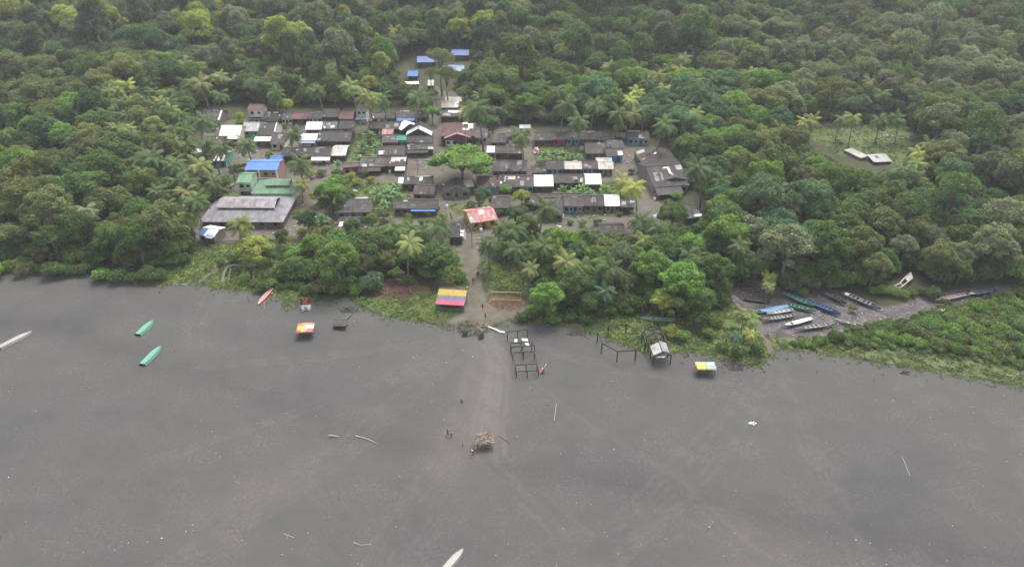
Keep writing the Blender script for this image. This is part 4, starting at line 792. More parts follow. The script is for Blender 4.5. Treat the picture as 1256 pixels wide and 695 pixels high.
for (x_, y_, r_) in [(430, 216, 6), (438, 223, 7), (394, 212, 6), (380, 214, 6), (500, 266, 6), (540, 266, 5), (600, 270, 6), (524, 262, 5), (750, 202, 5), (766, 242, 6), (775, 210, 4), (715, 274, 5), (733, 272, 5), (700, 272, 4), (346, 232, 7), (352, 245, 7), (296, 204, 6), (286, 206, 6), (262, 240, 8), (250, 236, 9), (245, 250, 8), (272, 246, 7), (278, 160, 4), (286, 176, 4),
                     (350, 154, 4), (362, 158, 4), (330, 190, 5), (412, 212, 5), (420, 224, 6), (446, 212, 6), (455, 220, 5), (372, 284, 7), (388, 286, 7), (405, 290, 7), (400, 280, 6), (458, 268, 6), (470, 272, 6), (500, 272, 6), (520, 272, 6), (535, 255, 4), (662, 200, 4), (648, 222, 4), (578, 250, 5), (612, 260, 6), (636, 270, 6), (760, 262, 4), (820, 248, 6), (806, 240, 5), (310, 243, 5), (345, 240, 5), (365, 262, 6), (270, 200, 5), (256, 206, 6), (600, 222, 4), (700, 254, 3), (300, 290, 5), (322, 292, 5), (345, 292, 6)]:
    t = ['bright', 'mid', 'yellow', 'bright', 'olive'][int(rng.integers(5))]; l, g = auto_label('garden shrub', t, x_, y_); put('bush%d' % int(rng.integers(1, 4)), x_, y_, r_*1.15, t, l, group=g, **shr)
fr_ = [(x_, y_) for x_, y_ in zip(range(300, 450, 11), [342, 345, 348, 350, 352, 350, 352, 356, 352, 356, 352, 350, 354, 352])]+[(x_, 379-abs(x_-720)*.02) for x_ in list(range(652, 775, 12))+[842, 855, 868, 880]]+[(x_, 358) for x_ in range(1072, 1150, 12)]
for x_, y_ in fr_:
    y_ += rng.uniform(-3, 3); t = ['bright', 'mid', 'olive', 'bright'][int(rng.integers(4))]; l, g = auto_label('shrub', t, x_, y_); put('bush%d' % int(rng.integers(1, 4)), x_, y_, rng.uniform(6, 10), t, l, group=g, **shr)
# beach-side thicket at the left: a fringe of shrubs, two deep
for row, (y0_, sp) in enumerate(((329, 17), (316, 19), (303, 21))):
    x = -60
    while x < 232:
        yy = y0_+rng.uniform(-4, 4)+(8 if x > 120 and x < 200 and row == 0 else 0); r = rng.uniform(9, 15)
        if x > 205: yy -= 14
        t = ['mid', 'bright', 'olive', 'mid'][int(rng.integers(4))]; l, g = auto_label('shrub', t, x, yy); put('bush%d' % int(rng.integers(1, 4)), x, yy, r, t, l, group=g, **shr); x += sp*rng.uniform(.7, 1.3)

# ------------------------------------------------------------------ the jungle
def inpoly(x, y, pg):
    c = False; n = len(pg)
    for i in range(n):
        x1, y1 = pg[i]; x2, y2 = pg[(i+1) % n]
        if (y1 > y) != (y2 > y) and x < (x2-x1)*(y-y1)/(y2-y1)+x1: c = not c
    return c
CLEAR = [[(240, 133), (300, 124), (335, 131), (450, 127), (532, 129), (536, 108), (574, 108), (578, 150), (603, 156), (652, 150), (765, 158), (800, 160), (850, 215), (862, 240), (862, 268), (825, 285), (700, 290), (612, 290), (592, 345), (660, 392), (560, 402), (540, 300), (480, 272), (365, 300), (340, 345), (200, 345), (238, 300), (228, 200)],
         [(490, 62), (512, 58), (575, 53), (582, 95), (545, 100), (532, 110), (490, 108)], [(970, 150), (1115, 150), (1128, 176), (1112, 210), (1060, 212), (1015, 198)],
         [(895, 350), (935, 332), (960, 350), (1040, 352), (1075, 352), (1085, 345), (1115, 330), (1125, 335), (1150, 352), (1400, 330), (1400, 900), (900, 900), (890, 380)],
         [(-500, 318), (0, 318), (200, 330), (345, 350), (560, 385), (660, 372), (780, 385), (900, 380), (960, 380), (960, 900), (-600, 900)], [(660, 245), (662, 290), (625, 290), (625, 245)], [(425, 348), (490, 334), (535, 345), (560, 300), (590, 300), (597, 318), (650, 318), (655, 358), (640, 390), (560, 402), (440, 384)]]
PGC = [np.array(c, float) for c in CLEAR]
foot = [(f[0].x, f[0].y, f[1]) for f in FOOT]
def clear_ok(px, py, r):
    for k in range(9):
        a = k*math.pi/4; q = 0 if k == 8 else .82
        x, y = px+math.cos(a)*r*q, py-math.sin(a)*r*q*(1.05 if math.sin(a) > 0 else .85)
        if any(inpoly(x, y, c) for c in PGC): return False
    return True
placed = []; cell = {}
for o in list(COL.objects):
    if o.get('category') in ('tree', 'palm tree') and o.parent is None:
        rr = 4.*o.scale[0]; placed.append((o.location.x, o.location.y, rr)); cell.setdefault((int(o.location.x//12), int(o.location.y//12)), []).append((o.location.x, o.location.y, rr*(.55 if o['category'] == 'palm tree' else 1)))
def free(x, y, r, k=.58):
    i, j = int(x//12), int(y//12)
    for a in (-1, 0, 1):
        for b in (-1, 0, 1):
            for (u, v, w) in cell.get((i+a, j+b), ()):
                if (u-x)**2+(v-y)**2 < ((r+w)*k)**2: return False
    return True
def region(px, py):
    """which kinds grow here, and their palette; far-right greys include painted haze"""
    if px > 1090 or (px > 960 and py < 130): return (['grey', 'pale', 'grey', 'olive', 'mid', 'blue', 'brown'], ['fine2', 'fine1', 'thin1', 'dome2', 'fine1'], .03)  # mangrove grey, with distance haze put into the pale tints
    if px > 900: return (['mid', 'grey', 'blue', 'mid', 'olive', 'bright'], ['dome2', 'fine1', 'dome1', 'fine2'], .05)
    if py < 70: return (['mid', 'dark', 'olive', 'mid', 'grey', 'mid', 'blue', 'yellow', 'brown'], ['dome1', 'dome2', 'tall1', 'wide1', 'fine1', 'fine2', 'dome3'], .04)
    if 110 < px < 300 and 80 < py < 240: return (['mid', 'olive', 'mid', 'palmy', 'dark'], ['dome1', 'fine2', 'dome2'], .42)
    if px < 300: return (['olive', 'mid', 'dark', 'olive', 'bright', 'brown', 'grey'], ['wide1', 'dome1', 'fine1', 'dome2', 'dome3', 'fine2'], .07)
    if 640 < px < 900 and py > 95: return (['mid', 'bright', 'blue'], ['dome1', 'dome3', 'fine1'], .35)
    return (['mid', 'dark', 'blue', 'mid', 'bright', 'olive', 'grey', 'yellow', 'mid'], ['dome1', 'dome2', 'dome3', 'tall1', 'fine1', 'wide1'], .14)
cand = []; tries = 46000
for _ in range(tries):
    y = 165+math.sqrt(rng.uniform(0, 1))*(560-165) if rng.uniform() < .75 else rng.uniform(165, 330); x = rng.uniform(-1, 1)*(.80*y+35); stage = _/tries
    r = rng.uniform(5.8, 8.0) if stage < .04 else rng.uniform(4.3, 6) if stage < .2 else rng.uniform(2.5, 4.2)
    if stage < .05 and rng.uniform() < .4: continue
    z0 = float(terrain(x, y)); px, py, d = proj((x, y, z0+1.3*r)); tints, kinds, pp = region(px, py); isp = rng.uniform() < pp and stage > .2
    if isp: r = rng.uniform(2.4, 3.2)
    if not free(x, y, r): continue
    bx, by, _d = proj((x, y, z0))
    if not clear_ok(px, py, r/ _d*F if isp is False else 4/_d*F) or any(inpoly(bx, by, c) for c in (PGC[3], PGC[4], PGC[0], PGC[2], PGC[6])): continue
    if any((x-a)**2+(y-b)**2 < (c+1.5)**2 for a, b, c in foot): continue
    # patches of one colour: neighbours tend to share a tint
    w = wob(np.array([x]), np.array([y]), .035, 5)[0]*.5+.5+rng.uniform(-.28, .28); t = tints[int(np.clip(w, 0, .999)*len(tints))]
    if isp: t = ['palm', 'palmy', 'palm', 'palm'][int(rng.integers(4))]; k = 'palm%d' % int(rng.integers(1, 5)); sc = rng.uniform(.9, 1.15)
    else: k = kinds[int(rng.integers(len(kinds)))]; sc = r/PROTO[k][2]*1.1; sqz = .8 if r > 6 else 1.0
    vis = -60 < px < 1316 and py > -25
    cell.setdefault((int(x//12), int(y//12)), []).append((x, y, r)); cand.append((d if vis else 9e9, x, y, z0, k, sc, t, px, py, isp))
cand.sort(); nb = 300-CNT.get('broadleaf_tree', 0); npalm = 290-CNT.get('coconut_palm', 0); rest = []
for c in cand:
    d, x, y, z0, k, sc, t, px, py, isp = c
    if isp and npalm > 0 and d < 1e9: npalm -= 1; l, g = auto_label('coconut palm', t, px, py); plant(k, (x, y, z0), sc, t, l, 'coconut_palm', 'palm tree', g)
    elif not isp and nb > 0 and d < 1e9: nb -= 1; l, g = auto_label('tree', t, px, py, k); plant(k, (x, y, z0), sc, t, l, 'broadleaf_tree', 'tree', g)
    else: rest.append((x, y, z0, k, sc, t))
ORD = ['leftmost', 'second from left', 'third from left', 'fourth from left', 'fifth from left', 'sixth from left', 'seventh from left', 'rightmost']
NUM = {2: 'two', 3: 'three', 4: 'four', 5: 'five', 6: 'six', 7: 'seven', 8: 'eight'}
bylab = {}
for o in COL.objects:
    if o.get('label') and o.get('group') and o.get('category') in ('tree', 'palm tree', 'shrub', 'plant'): bylab.setdefault(o['label'], []).append(o)
for lab, os_ in bylab.items():
    n = len(os_)
    if n < 2: continue
    if n > 8:
        os_.sort(key=lambda o: -proj(o.location)[1]); wds = lab.split(); nr = -(-n//6); names = ['nearest', 'second', 'third', 'fourth', 'fifth', 'sixth', 'seventh']
        for r0 in range(nr):
            row = sorted(os_[r0*6:r0*6+6], key=lambda o: proj(o.location)[0]); pl = lab
            for w1, w2 in ((' palm ', ' palms '), (' tree ', ' trees '), (' shrub ', ' shrubs '), (' plant ', ' plants ')): pl = pl.replace(w1, w2, 1)
            rn = names[r0] if r0 < nr-1 else 'farthest'
            for i, o in enumerate(row):
                od = (ORD[i] if i < len(row)-1 else 'rightmost'); t_ = f"{od} in {rn} row of {pl}"
                if len(t_.split()) > 16: t_ = f"{od}, {rn} row, {pl}"
                if len(t_.split()) > 16: t_ = f"{od}, {rn} row, {' '.join(pl.split()[1:])}"
                if len(t_.split()) <= 16: o['label'] = t_
        continue
    os_.sort(key=lambda o: proj(o.location)[0]); wds = lab.split(); g = os_[0]['group']
    for i, o in enumerate(os_):
        w_ = ('left' if i == 0 else 'right') if n == 2 else (ORD[i] if i < n-1 else 'rightmost')
        pl = lab.replace(' tree ', ' trees ', 1).replace(' palm ', ' palms ', 1).replace(' shrub ', ' shrubs ', 1).replace(' plant ', ' plants ', 1)
        if pl == lab: pl = lab.replace(' tree', ' trees', 1)
        t_ = f"{w_} of {NUM[n]} {pl}"
        if len(t_.split()) > 16: t_ = f"{w_} of {pl}"
        if len(t_.split()) > 16: t_ = ' '.join(t_.split()[:16])
        if len(t_.split()) <= 16: o['label'] = t_
print('trees', len(cand), 'rest', len(rest), CNT)

def scatter(name, label, cat, pts, keys, parts=(0, 1), kindlist=None):
    """one object of uncountable plants: points carrying size, turn, kind and colour"""
    n = len(pts); me = bpy.data.meshes.new(name); me.vertices.add(n)
    me.vertices.foreach_set('co', np.array([p[:3] for p in pts], np.float32).ravel())
    a = me.attributes.new('sc', 'FLOAT', 'POINT'); a.data.foreach_set('value', np.array([p[4] for p in pts], np.float32))
    a = me.attributes.new('ki', 'INT', 'POINT'); a.data.foreach_set('value', np.array([keys.index(p[3]) for p in pts], np.int32))
    a = me.attributes.new('rz', 'FLOAT', 'POINT'); a.data.foreach_set('value', rng.uniform(0, 6.28, n).astype(np.float32))
    a = me.attributes.new('tint', 'FLOAT_VECTOR', 'POINT'); a.data.foreach_set('vector', np.array([jitter(p[5], .2) for p in pts], np.float32).ravel())
    o = link(name, me); ng = bpy.data.node_groups.new(name, 'GeometryNodeTree')
    ng.interface.new_socket('Geometry', in_out='INPUT', socket_type='NodeSocketGeometry'); ng.interface.new_socket('Geometry', in_out='OUTPUT', socket_type='NodeSocketGeometry')
    gi = ng.nodes.new('NodeGroupInput'); go = ng.nodes.new('NodeGroupOutput'); L = ng.links
    def attr(nm, t):
        q = ng.nodes.new('GeometryNodeInputNamedAttribute'); q.data_type = t; q.inputs['Name'].default_value = nm; return q.outputs[0]
    sc_, ki_, rz_ = attr('sc', 'FLOAT'), attr('ki', 'INT'), attr('rz', 'FLOAT'); cb = ng.nodes.new('ShaderNodeCombineXYZ'); L.new(rz_, cb.inputs[2])
    jn = ng.nodes.new('GeometryNodeJoinGeometry')
    for i, k in enumerate(keys):
        for pi in parts:
            src = bpy.data.objects.new('leafage', PROTO[k][pi])
            oi = ng.nodes.new('GeometryNodeObjectInfo'); oi.inputs['Object'].default_value = src; oi.inputs['As Instance'].default_value = True
            cmp_ = ng.nodes.new('FunctionNodeCompare'); cmp_.data_type = 'INT'; cmp_.operation = 'EQUAL'; L.new(ki_, cmp_.inputs[2]); cmp_.inputs[3].default_value = i
            ip = ng.nodes.new('GeometryNodeInstanceOnPoints'); L.new(gi.outputs[0], ip.inputs['Points']); L.new(cmp_.outputs[0], ip.inputs['Selection'])
            L.new(oi.outputs['Geometry'], ip.inputs['Instance']); L.new(cb.outputs[0], ip.inputs['Rotation']); L.new(sc_, ip.inputs['Scale']); L.new(ip.outputs[0], jn.inputs[0])
    L.new(jn.outputs[0], go.inputs[0]); md = o.modifiers.new('spread', 'NODES'); md.node_group = ng
    return tag(o, label, cat, kind='stuff')
FK = ['dome1', 'dome2', 'dome3', 'tall1', 'wide1', 'fine1', 'fine2', 'thin1', 'palm1', 'palm2', 'palm3', 'palm4']
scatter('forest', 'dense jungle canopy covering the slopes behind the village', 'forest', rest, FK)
# undergrowth between the trees
ug = []
for _ in range(15000):
    y = rng.uniform(160, 470); x = rng.uniform(-1, 1)*(.78*y+30); z0 = float(terrain(x, y)); px, py, d = proj((x, y, z0+1.5))
    if any(inpoly(px, py, c) for c in PGC) or any((x-a)**2+(y-b)**2 < (c+1.5)**2 for a, b, c in foot): continue
    if not clear_ok(px, py, 2.0/d*F): continue
    ug.append((x, y, z0, 'bush%d' % int(rng.integers(1, 4)), rng.uniform(.9, 2.0), ['mid', 'bright', 'mid', 'olive', 'mid'][int(rng.integers(5))]))
scatter('undergrowth', 'low tangled undergrowth filling the gaps between jungle trees', 'undergrowth', ug, ['bush1', 'bush2', 'bush3'], (0,))
# creeping cover on the low bank below the creek
bank = poly([(1000, 428), (960, 424), (1010, 412), (1060, 402), (1120, 390), (1150, 378), (1200, 370), (1256, 350), (1500, 330), (1500, 470), (1256, 455), (1200, 442), (1150, 436), (1080, 428), (1040, 428)])
gc = []; xs0, xs1 = bank[:, 0].min(), bank[:, 0].max(); ys0, ys1 = bank[:, 1].min(), bank[:, 1].max()
XX = rng.uniform(xs0, xs1, 16000); YY = rng.uniform(ys0, ys1, 16000); dd = sdist(XX, YY, bank)
dens = np.clip(dd/4+.25, 0, 1)*(rng.uniform(size=16000) < .45)
for x, y, d in zip(XX, YY, dens):
    if d > 0 and rng.uniform() < d: gc.append((x, y, -.15, 'bush%d' % int(rng.integers(1, 4)), (rng.uniform(.28, .62) if rng.uniform() < .95 else rng.uniform(.7, 1.0))*(.6+.6*d), ['mid', 'bright', 'olive', 'mid', 'bright'][int(rng.integers(5))]))
scatter('ground_cover', 'thick leafy creepers covering the low bank between creek and sand', 'ground cover', gc, ['bush1', 'bush2', 'bush3'], (0,))
# grass tufts
def tuft_proto(key, seed, n=26):
    rg = np.random.default_rng(seed); p = np.stack([rg.normal(0, .38, n), rg.normal(0, .38, n), rg.uniform(.05, .32, n)], 1); nn = rg.normal(size=(n, 3))*.7+[0, 0, .8]; nn /= np.linalg.norm(nn, axis=1)[:, None]
    V, Fq = quads(p, nn, .34, rg, .5); PROTO[key] = (arr_mesh('tuft', V, Fq, M_grass), None, .6, .2)
tuft_proto('tuft1', 1); tuft_proto('tuft2', 2)
gt = []
for q, dn in [(q, 1.5) for q in PG_grass[:6]]+[(PG_grass[6], .9), (PG_grass[7], .4)]+[(q, .8) for q in PG_vgrass]:
    a0, a1, b0, b1 = max(q[:, 0].min(), -200), min(q[:, 0].max(), 220), q[:, 1].min(), q[:, 1].max(); n = int((a1-a0)*(b1-b0)*dn); XX = rng.uniform(a0, a1, n); YY = rng.uniform(b0, b1, n)
    d = sdist(XX, YY, q)+wob(XX, YY, .5, 1)*1.4; pd = np.min([ldist(XX, YY, l)-w for l, w in PL], axis=0); cr = sdist(XX, YY, PG_creek)
    for x, y in zip(XX[(d > 0) & (pd > 0) & (cr < 0)], YY[(d > 0) & (pd > 0) & (cr < 0)]):
        if all((x-a)**2+(y-b)**2 > c*c for a, b, c in foot): gt.append((x, y, float(terrain(x, y)), 'tuft%d' % int(rng.integers(1, 3)), rng.uniform(.6, 1.5), (['bright', 'mid', 'mid', 'yellow', 'olive'] if q is not PG_grass[6] else ['olive', 'brown', 'olive', 'mid', 'brown'])[int(rng.integers(5))]))
# stray weeds creeping out over the sand's edge
bl = poly([(x, y) for x, y in beach_line if x > -80 and x < 1300]); cum = np.concatenate([[0], np.cumsum(np.hypot(*(bl[1:]-bl[:-1]).T))])
for s in rng.uniform(0, cum[-1], 1100):
    x = np.interp(s, cum, bl[:, 0]); y = np.interp(s, cum, bl[:, 1])-abs(rng.normal(0, 1.6))+.6; gt.append((x, y, 0, 'tuft1', rng.uniform(.3, .9), ['bright', 'olive', 'brown'][int(rng.integers(3))]))
scatter('grass', 'rough green grass and weeds between village and dark sand', 'grass', gt, ['tuft1', 'tuft2'], (0,))

# ------------------------------------------------------------------ boats
def boat_mat(name, col, worn=.35): return plank_mat(name, col, (.16, .15, .14), worn, .55, vert=False)
BM = dict(green=boat_mat('mint_green_boat_paint', (.11, .27, .20), .3), greend=boat_mat('deep_green_boat_paint', (.04, .18, .14)), teal=boat_mat('grey_green_boat_paint', (.20, .32, .27)), red=boat_mat('crimson_boat_paint', (.42, .04, .06), .2), blue=boat_mat('strong_blue_boat_paint', (.04, .085, .22)),
          lblue=boat_mat('light_blue_boat_paint', (.14, .26, .40)), white=boat_mat('white_boat_paint', (.50, .51, .50), .3), grey=boat_mat('weathered_grey_boat_wood', (.30, .29, .27), .6), dark=boat_mat('dark_wet_boat_wood', (.055, .05, .055), .5), pink=boat_mat('faded_pink_boat_paint', (.38, .26, .28)), navy=boat_mat('slate_boat_paint', (.09, .12, .17)), palegreen=boat_mat('pale_green_boat_paint', (.27, .43, .35), .3), lgrey=boat_mat('pale_grey_boat_wood', (.28, .272, .255), .4))
def upturned(label, stern, bow, col, edge, beam=1.8, depth=.6):
    s, b = P(*stern, .3), P(*bow, .3); s.z = b.z = 0; L = (b-s).length; d = (b-s).normalized()
    o = empty('boat', s, math.atan2(d.y, d.x), label, 'boat'); ns = 18; S = []
    for i in range(ns+1):
        t = i/ns; w = beam/2*(.86+.14*math.sin(math.pi*min(1, t*1.7)*.5)); w *= 1 if t < .5 else max(.03, math.cos((t-.5)/.5*math.pi/2)**.6); z = depth*(1-.55*max(0, t-.6)**1.5*2.4); S.append((t*L, w, z))
    V, Fc = [], []
    for x, w, z in S: V += [(x, -w, 0.02), (x, -w*.98, z*.35), (x, -w*.66, z), (x, w*.66, z), (x, w*.98, z*.35), (x, w, .02)]
    for i in range(ns):
        for j in range(5): Fc.append((i*6+j, i*6+j+1, (i+1)*6+j+1, (i+1)*6+j))
    MB().add(V, Fc).build('hull', BM[col], o)
    for sg in (-1, 1): MB().tube([(x, sg*w*.68, z+.01) for x, w, z in S], .085, 5).build('chine_strip', BM[edge], o)
    MB().tube([(x, 0, z+.01) for x, w, z in S[:-1]], .04, 5).build('keel_strip', BM[edge], o)
    MB().box((.12, 0, depth*.4), (.06, beam*.8, depth*.7)).build('stern_shade_panel', M_dark, o)  # dark panel stands in for the shade inside the open stern
    return o
def boat(label, stern, bow, outer, inner, beam=1.1, depth=.55, seats=4, rim=None, z=0.0, cover=None, motor=False, square=True, tilt=0, group=None, deck=None):
    s, b = P(*stern, z+.25), P(*bow, z+.25); s.z = b.z = z; L = (b-s).length; d = (b-s).normalized()
    o = empty('boat', s, math.atan2(d.y, d.x), label, 'boat', group); o.rotation_euler = (tilt, 0, math.atan2(d.y, d.x))
    ns = 18; sec = []
    for i in range(ns+1):
        t = i/ns; w = beam/2*((.72+.28*math.sin(math.pi*min(t*1.3, 1)*.5)) if square else max(.06, math.sin(math.pi*min(1, t*2.2+.04)*.5)))
        if t > .55: w *= max(.03, math.cos((t-.55)/.45*math.pi/2)**.8)
        sh = depth*(1+.55*max(0, t-.5)**2*4*.5+(.0 if square else .5*max(0, .2-t)*3)); bz = .32*max(0, t-.72)**1.6*6*depth
        sec.append((t*L, w, sh, bz))
    def shell(name, mat, k, inset, par):
        V, Fc = [], []; prof = [(-1, 1), (-.93, .55), (-.72, .16), (-.35, .0), (.35, .0), (.72, .16), (.93, .55), (1, 1)]
        for x, w, sh, bz in sec:
            for (py_, pz_) in prof: V.append((x if not inset else min(max(x, .06), L-.1), py_*max(w-k, .01), bz+(inset*.09)+pz_*(sh-bz-inset*.09)))
        m = len(prof)
        for i in range(ns):
            for j in range(m-1): Fc.append((i*m+j, i*m+j+1, (i+1)*m+j+1, (i+1)*m+j))
        Fc.append(tuple(range(m))); mb = MB(); mb.add(V, Fc); return mb.build(name, mat, par, True)
    shell('hull', BM[outer], 0, 0, o); shell('inner_hull', BM[inner], .07, 1, o)
    g = MB()
    for sg in (-1, 1): g.tube([(x, sg*(w-.02), sh+.01) for x, w, sh, bz in sec], .05, 5)
    g.bar((.0, -sec[0][1], sec[0][2]), (.0, sec[0][1], sec[0][2]), .1)
    g.build('gunwale', BM[rim or outer], o)
    for k in range(seats):
        t = .1+.7*(k+.5)/seats; i = int(t*ns); x, w, sh, bz = sec[i]; MB().box((x, 0, sh-.1), (.28, 2*w-.08, .04)).build('seat', BM[rim or inner], o)
    if deck: 
        i0 = int(.78*ns); mb = MB()
        for i in range(i0, ns): a_, b_ = sec[i], sec[i+1]; mb.slab([(a_[0], -a_[1], a_[2]+.01), (b_[0], -b_[1], b_[2]+.01), (b_[0], b_[1], b_[2]+.01), (a_[0], a_[1], a_[2]+.01)], .03)
        mb.build('bow_deck', BM[deck], o)
    if cover:
        m, t0, t1 = cover; i0, i1 = int(t0*ns), int(t1*ns); mb = MB()
        for i in range(i0, i1):
            a_, b_ = sec[i], sec[i+1]; za = a_[2]+.05; zb = b_[2]+.05
            mb.slab([(a_[0], -a_[1], za), (b_[0], -b_[1], zb), (b_[0], 0, zb+.18), (a_[0], 0, za+.18)], .03); mb.slab([(a_[0], 0, za+.18), (b_[0], 0, zb+.18), (b_[0], b_[1], zb), (a_[0], a_[1], za)], .03)
        mb.build('tarpaulin', BM[m], o)
    return o
BG = 'boats hauled up in the creek'
upturned('crimson boat with a white edge lying upturned near the grass at the left', (334, 353.5), (316.5, 373), 'red', 'white', 1.3, .5)
upturned('upturned mint green boat on the left sand, farther from the camera', (169, 410.5), (187.5, 393), 'green', 'greend', 2.0)
upturned('upturned mint green boat on the left sand, nearer to the camera', (174.5, 447), (197.5, 424), 'green', 'greend', 2.0)
upturned('upturned weathered grey-white boat cut by the left edge of the photo', (-1, 426.5), (39, 406.5), 'lgrey', 'grey', 1.9)
upturned('pale bow of an upturned narrow boat entering at the bottom edge', (540, 705), (568, 673), 'lgrey', 'grey', 1.6)
boat('long grey-green boat lying sideways at the grass edge in front of the thicket', (828.5, 393), (786, 391), 'teal', 'teal', 1.3, rim='teal', seats=5, z=.1)
boat('blue-decked boat with a white sister at its right, at the left of the creek', (966, 376), (926, 384), 'lblue', 'lblue', 1.6, rim='lblue', cover=('lblue', .05, .85), group=BG)
boat('white boat touching the lower side of the light blue one', (972, 380), (940, 385.5), 'white', 'white', 1.3, rim='white', seats=4, group=BG)
boat('bleached grey boat full of scraps below the white one', (974, 387), (936, 392.5), 'grey', 'grey', 1.3, rim='grey', seats=6, group=BG)
boat('white boat with a pale blue side, alone on the lower mud', (996, 391), (962, 400), 'lblue', 'white', 1.4, rim='white', seats=2, deck='white', cover=('white', .1, .75), group=BG)
boat('old pale grey canoe lowest on the mud beside the creepers', (1024, 397.5), (974, 404.5), 'lgrey', 'grey', 1.2, rim='lgrey', seats=6, square=False, group=BG)
boat('deep green boat with a dark boxed stern, uppermost of the green pair', (961, 360), (999, 376), 'greend', 'greend', 1.7, .6, rim='green', seats=5, cover=('navy', .0, .22), group=BG)
boat('slim green boat below the larger deep green one', (964, 373.5), (1001, 381.5), 'green', 'greend', 1.2, rim='green', seats=5, group=BG)
boat('strong blue boat in the middle of the creek, right of the green pair', (990, 369), (1031, 386), 'blue', 'blue', 1.7, .6, rim='blue', seats=6, group=BG)
boat('nearly black boat with cluttered deck above the blue one', (1008, 358.5), (1038, 372.5), 'dark', 'dark', 1.5, rim='dark', seats=5, cover=('dark', .2, .45), group=BG)
boat('long slate boat with a white box near its stern, right of the black one', (1034, 360), (1080, 379), 'navy', 'dark', 1.7, .6, rim='lgrey', seats=7, cover=('white', .06, .2), group=BG)
boat('slim pink and white canoe on the pale mud', (1024, 392), (1061, 400), 'pink', 'lgrey', .9, .4, rim='white', seats=3, square=False, group=BG)
boat('dark old hull sunk in mud behind the light blue boat', (912, 366), (944, 370.5), 'dark', 'dark', 1.5, .4, rim='dark', seats=4, z=-.2, group=BG)
boat('upper dark boat of the pair at the right end of the creek', (1149, 362), (1191, 356.5), 'dark', 'dark', 1.5, rim='dark', seats=5, group=BG)
boat('lower grey-pink boat of the pair at the right end of the creek', (1187, 361), (1147, 369), 'grey', 'pink', 1.6, rim='lgrey', seats=6, group=BG)
boat('farthest boat on the right, dark with a pale bow, up the creek', (1221, 356), (1186, 362), 'dark', 'navy', 1.5, rim='dark', seats=5, deck='lgrey', group=BG)
boat('short dark boat with a white and blue bundle below the pair at right', (1139, 385), (1163, 378.5), 'dark', 'dark', 1.2, rim='dark', seats=3, cover=('white', .55, .8), group=BG)

# ------------------------------------------------------------------ structures on the sand
def post_frame(name, label, cat, spec, base=(0, 0), w=.14, mat=None, grp=None):
    """spec: list of (kind, points) with points given as world vectors"""
    mat = mat or M_dark; c = spec[0][1]; o = empty(name, (c.x, c.y, 0), 0, label, cat, grp); off = Vector((c.x, c.y, 0))
    for nm, a, b in spec: MB().bar(a-off, b-off, w if nm == 'post' else w*.85).build(nm, mat, o)
    return o
def down(p, sink=.3): return Vector((p.x, p.y, -sink))
sp = []; ends = []
for (l, r, hz) in [((622.2, 406.7), (647.3, 404), 2.5), ((626.4, 420.5), (652, 419.6), 2.5), ((627, 425.4), (655.6, 423.4), 2.5), ((629, 432), (655.5, 431), 2.3), ((631.8, 447.3), (658.8, 446), 2.2), ((633.4, 455.4), (660.4, 453.8), 1.7)]:
    a, b = P(*l, hz), P(*r, hz); m = (a+b)/2; ends.append((a, b)); sp += [('post', a, down(a)), ('post', b, down(b)), ('post', m, down(m)), ('beam', a, b)]
for i in (1, 3, 4): sp += [('beam', ends[i][0], ends[i+1][0]), ('beam', ends[i][1], ends[i+1][1])]
post_frame('beach_structure', 'row of bare dark post-and-beam bents standing on the sand below the path', 'frame', sp, w=.2)
for k, q in enumerate([[(631, 416), (635, 415), (634.5, 419), (631, 419)], [(639.5, 415), (647, 414.8), (647.5, 418), (641, 417.5)], [(642.5, 420), (648, 419), (649, 424), (646, 423)]]):
    pts = [P(*c, .12+.05*math.sin(i*2+k)) for i, c in enumerate(q)]; tag(MB().slab(pts, .05).build('tarpaulin', M_white), ['small white scrap sheet on the sand inside the bare timber bents', 'wide white scrap sheet at the upper right inside the timber bents', 'white scrap sheet crossing the second timber bent'][k], 'tarpaulin', 'white scrap sheets inside the timber bents')
ring = [((733.4, 406.6), 2.9), ((738.5, 420.7), 2.9), ((757.6, 430.8), 2.9), ((780, 429), 2.9), ((792, 419), 2.9), ((788, 407), 2.9), ((768.3, 397.5), 2.9), ((746.5, 399.5), 2.9)]
tops = [P(*q, h) for q, h in ring]; sp = []
for i, t in enumerate(tops): sp += [('post', t, down(t)), ('beam', t, tops[(i+1) % 8])]
post_frame('pavilion', 'roofless many-sided dark timber pavilion at the edge of the sand', 'pavilion', sp, w=.24)
# long open shed with a few white sheets left
A0, A1, B0, B1 = P(790, 404.6, 2.6), P(802, 437, 2.6), P(811, 402.6, 2.6), P(823.5, 435, 2.6); o = empty('skeleton_shed', (A1.x, A1.y, 0), 0, 'long skeletal dark shed with grey-white sheets left over its front end', 'shed'); off = Vector((A1.x, A1.y, 0))
for t in np.linspace(0, 1, 5):
    a, b = A0.lerp(A1, t), B0.lerp(B1, t); m = (a+b)/2+Vector((0, 0, .9))
    for q in (a, b): MB().bar(q-off, down(q)-off, .2).build('post', M_dark, o)
    MB().bar(a-off, m-off, .14).bar(m-off, b-off, .14).bar(a-off, b-off, .12).build('rafter', M_dark, o)
MB().bar(A0-off, A1-off, .2).build('beam', M_dark, o); MB().bar(B0-off, B1-off, .2).build('beam', M_dark, o); up9 = Vector((0, 0, .9)); MB().bar((A0+B0)/2+up9-off, (A1+B1)/2+up9-off, .16).build('beam', M_dark, o)
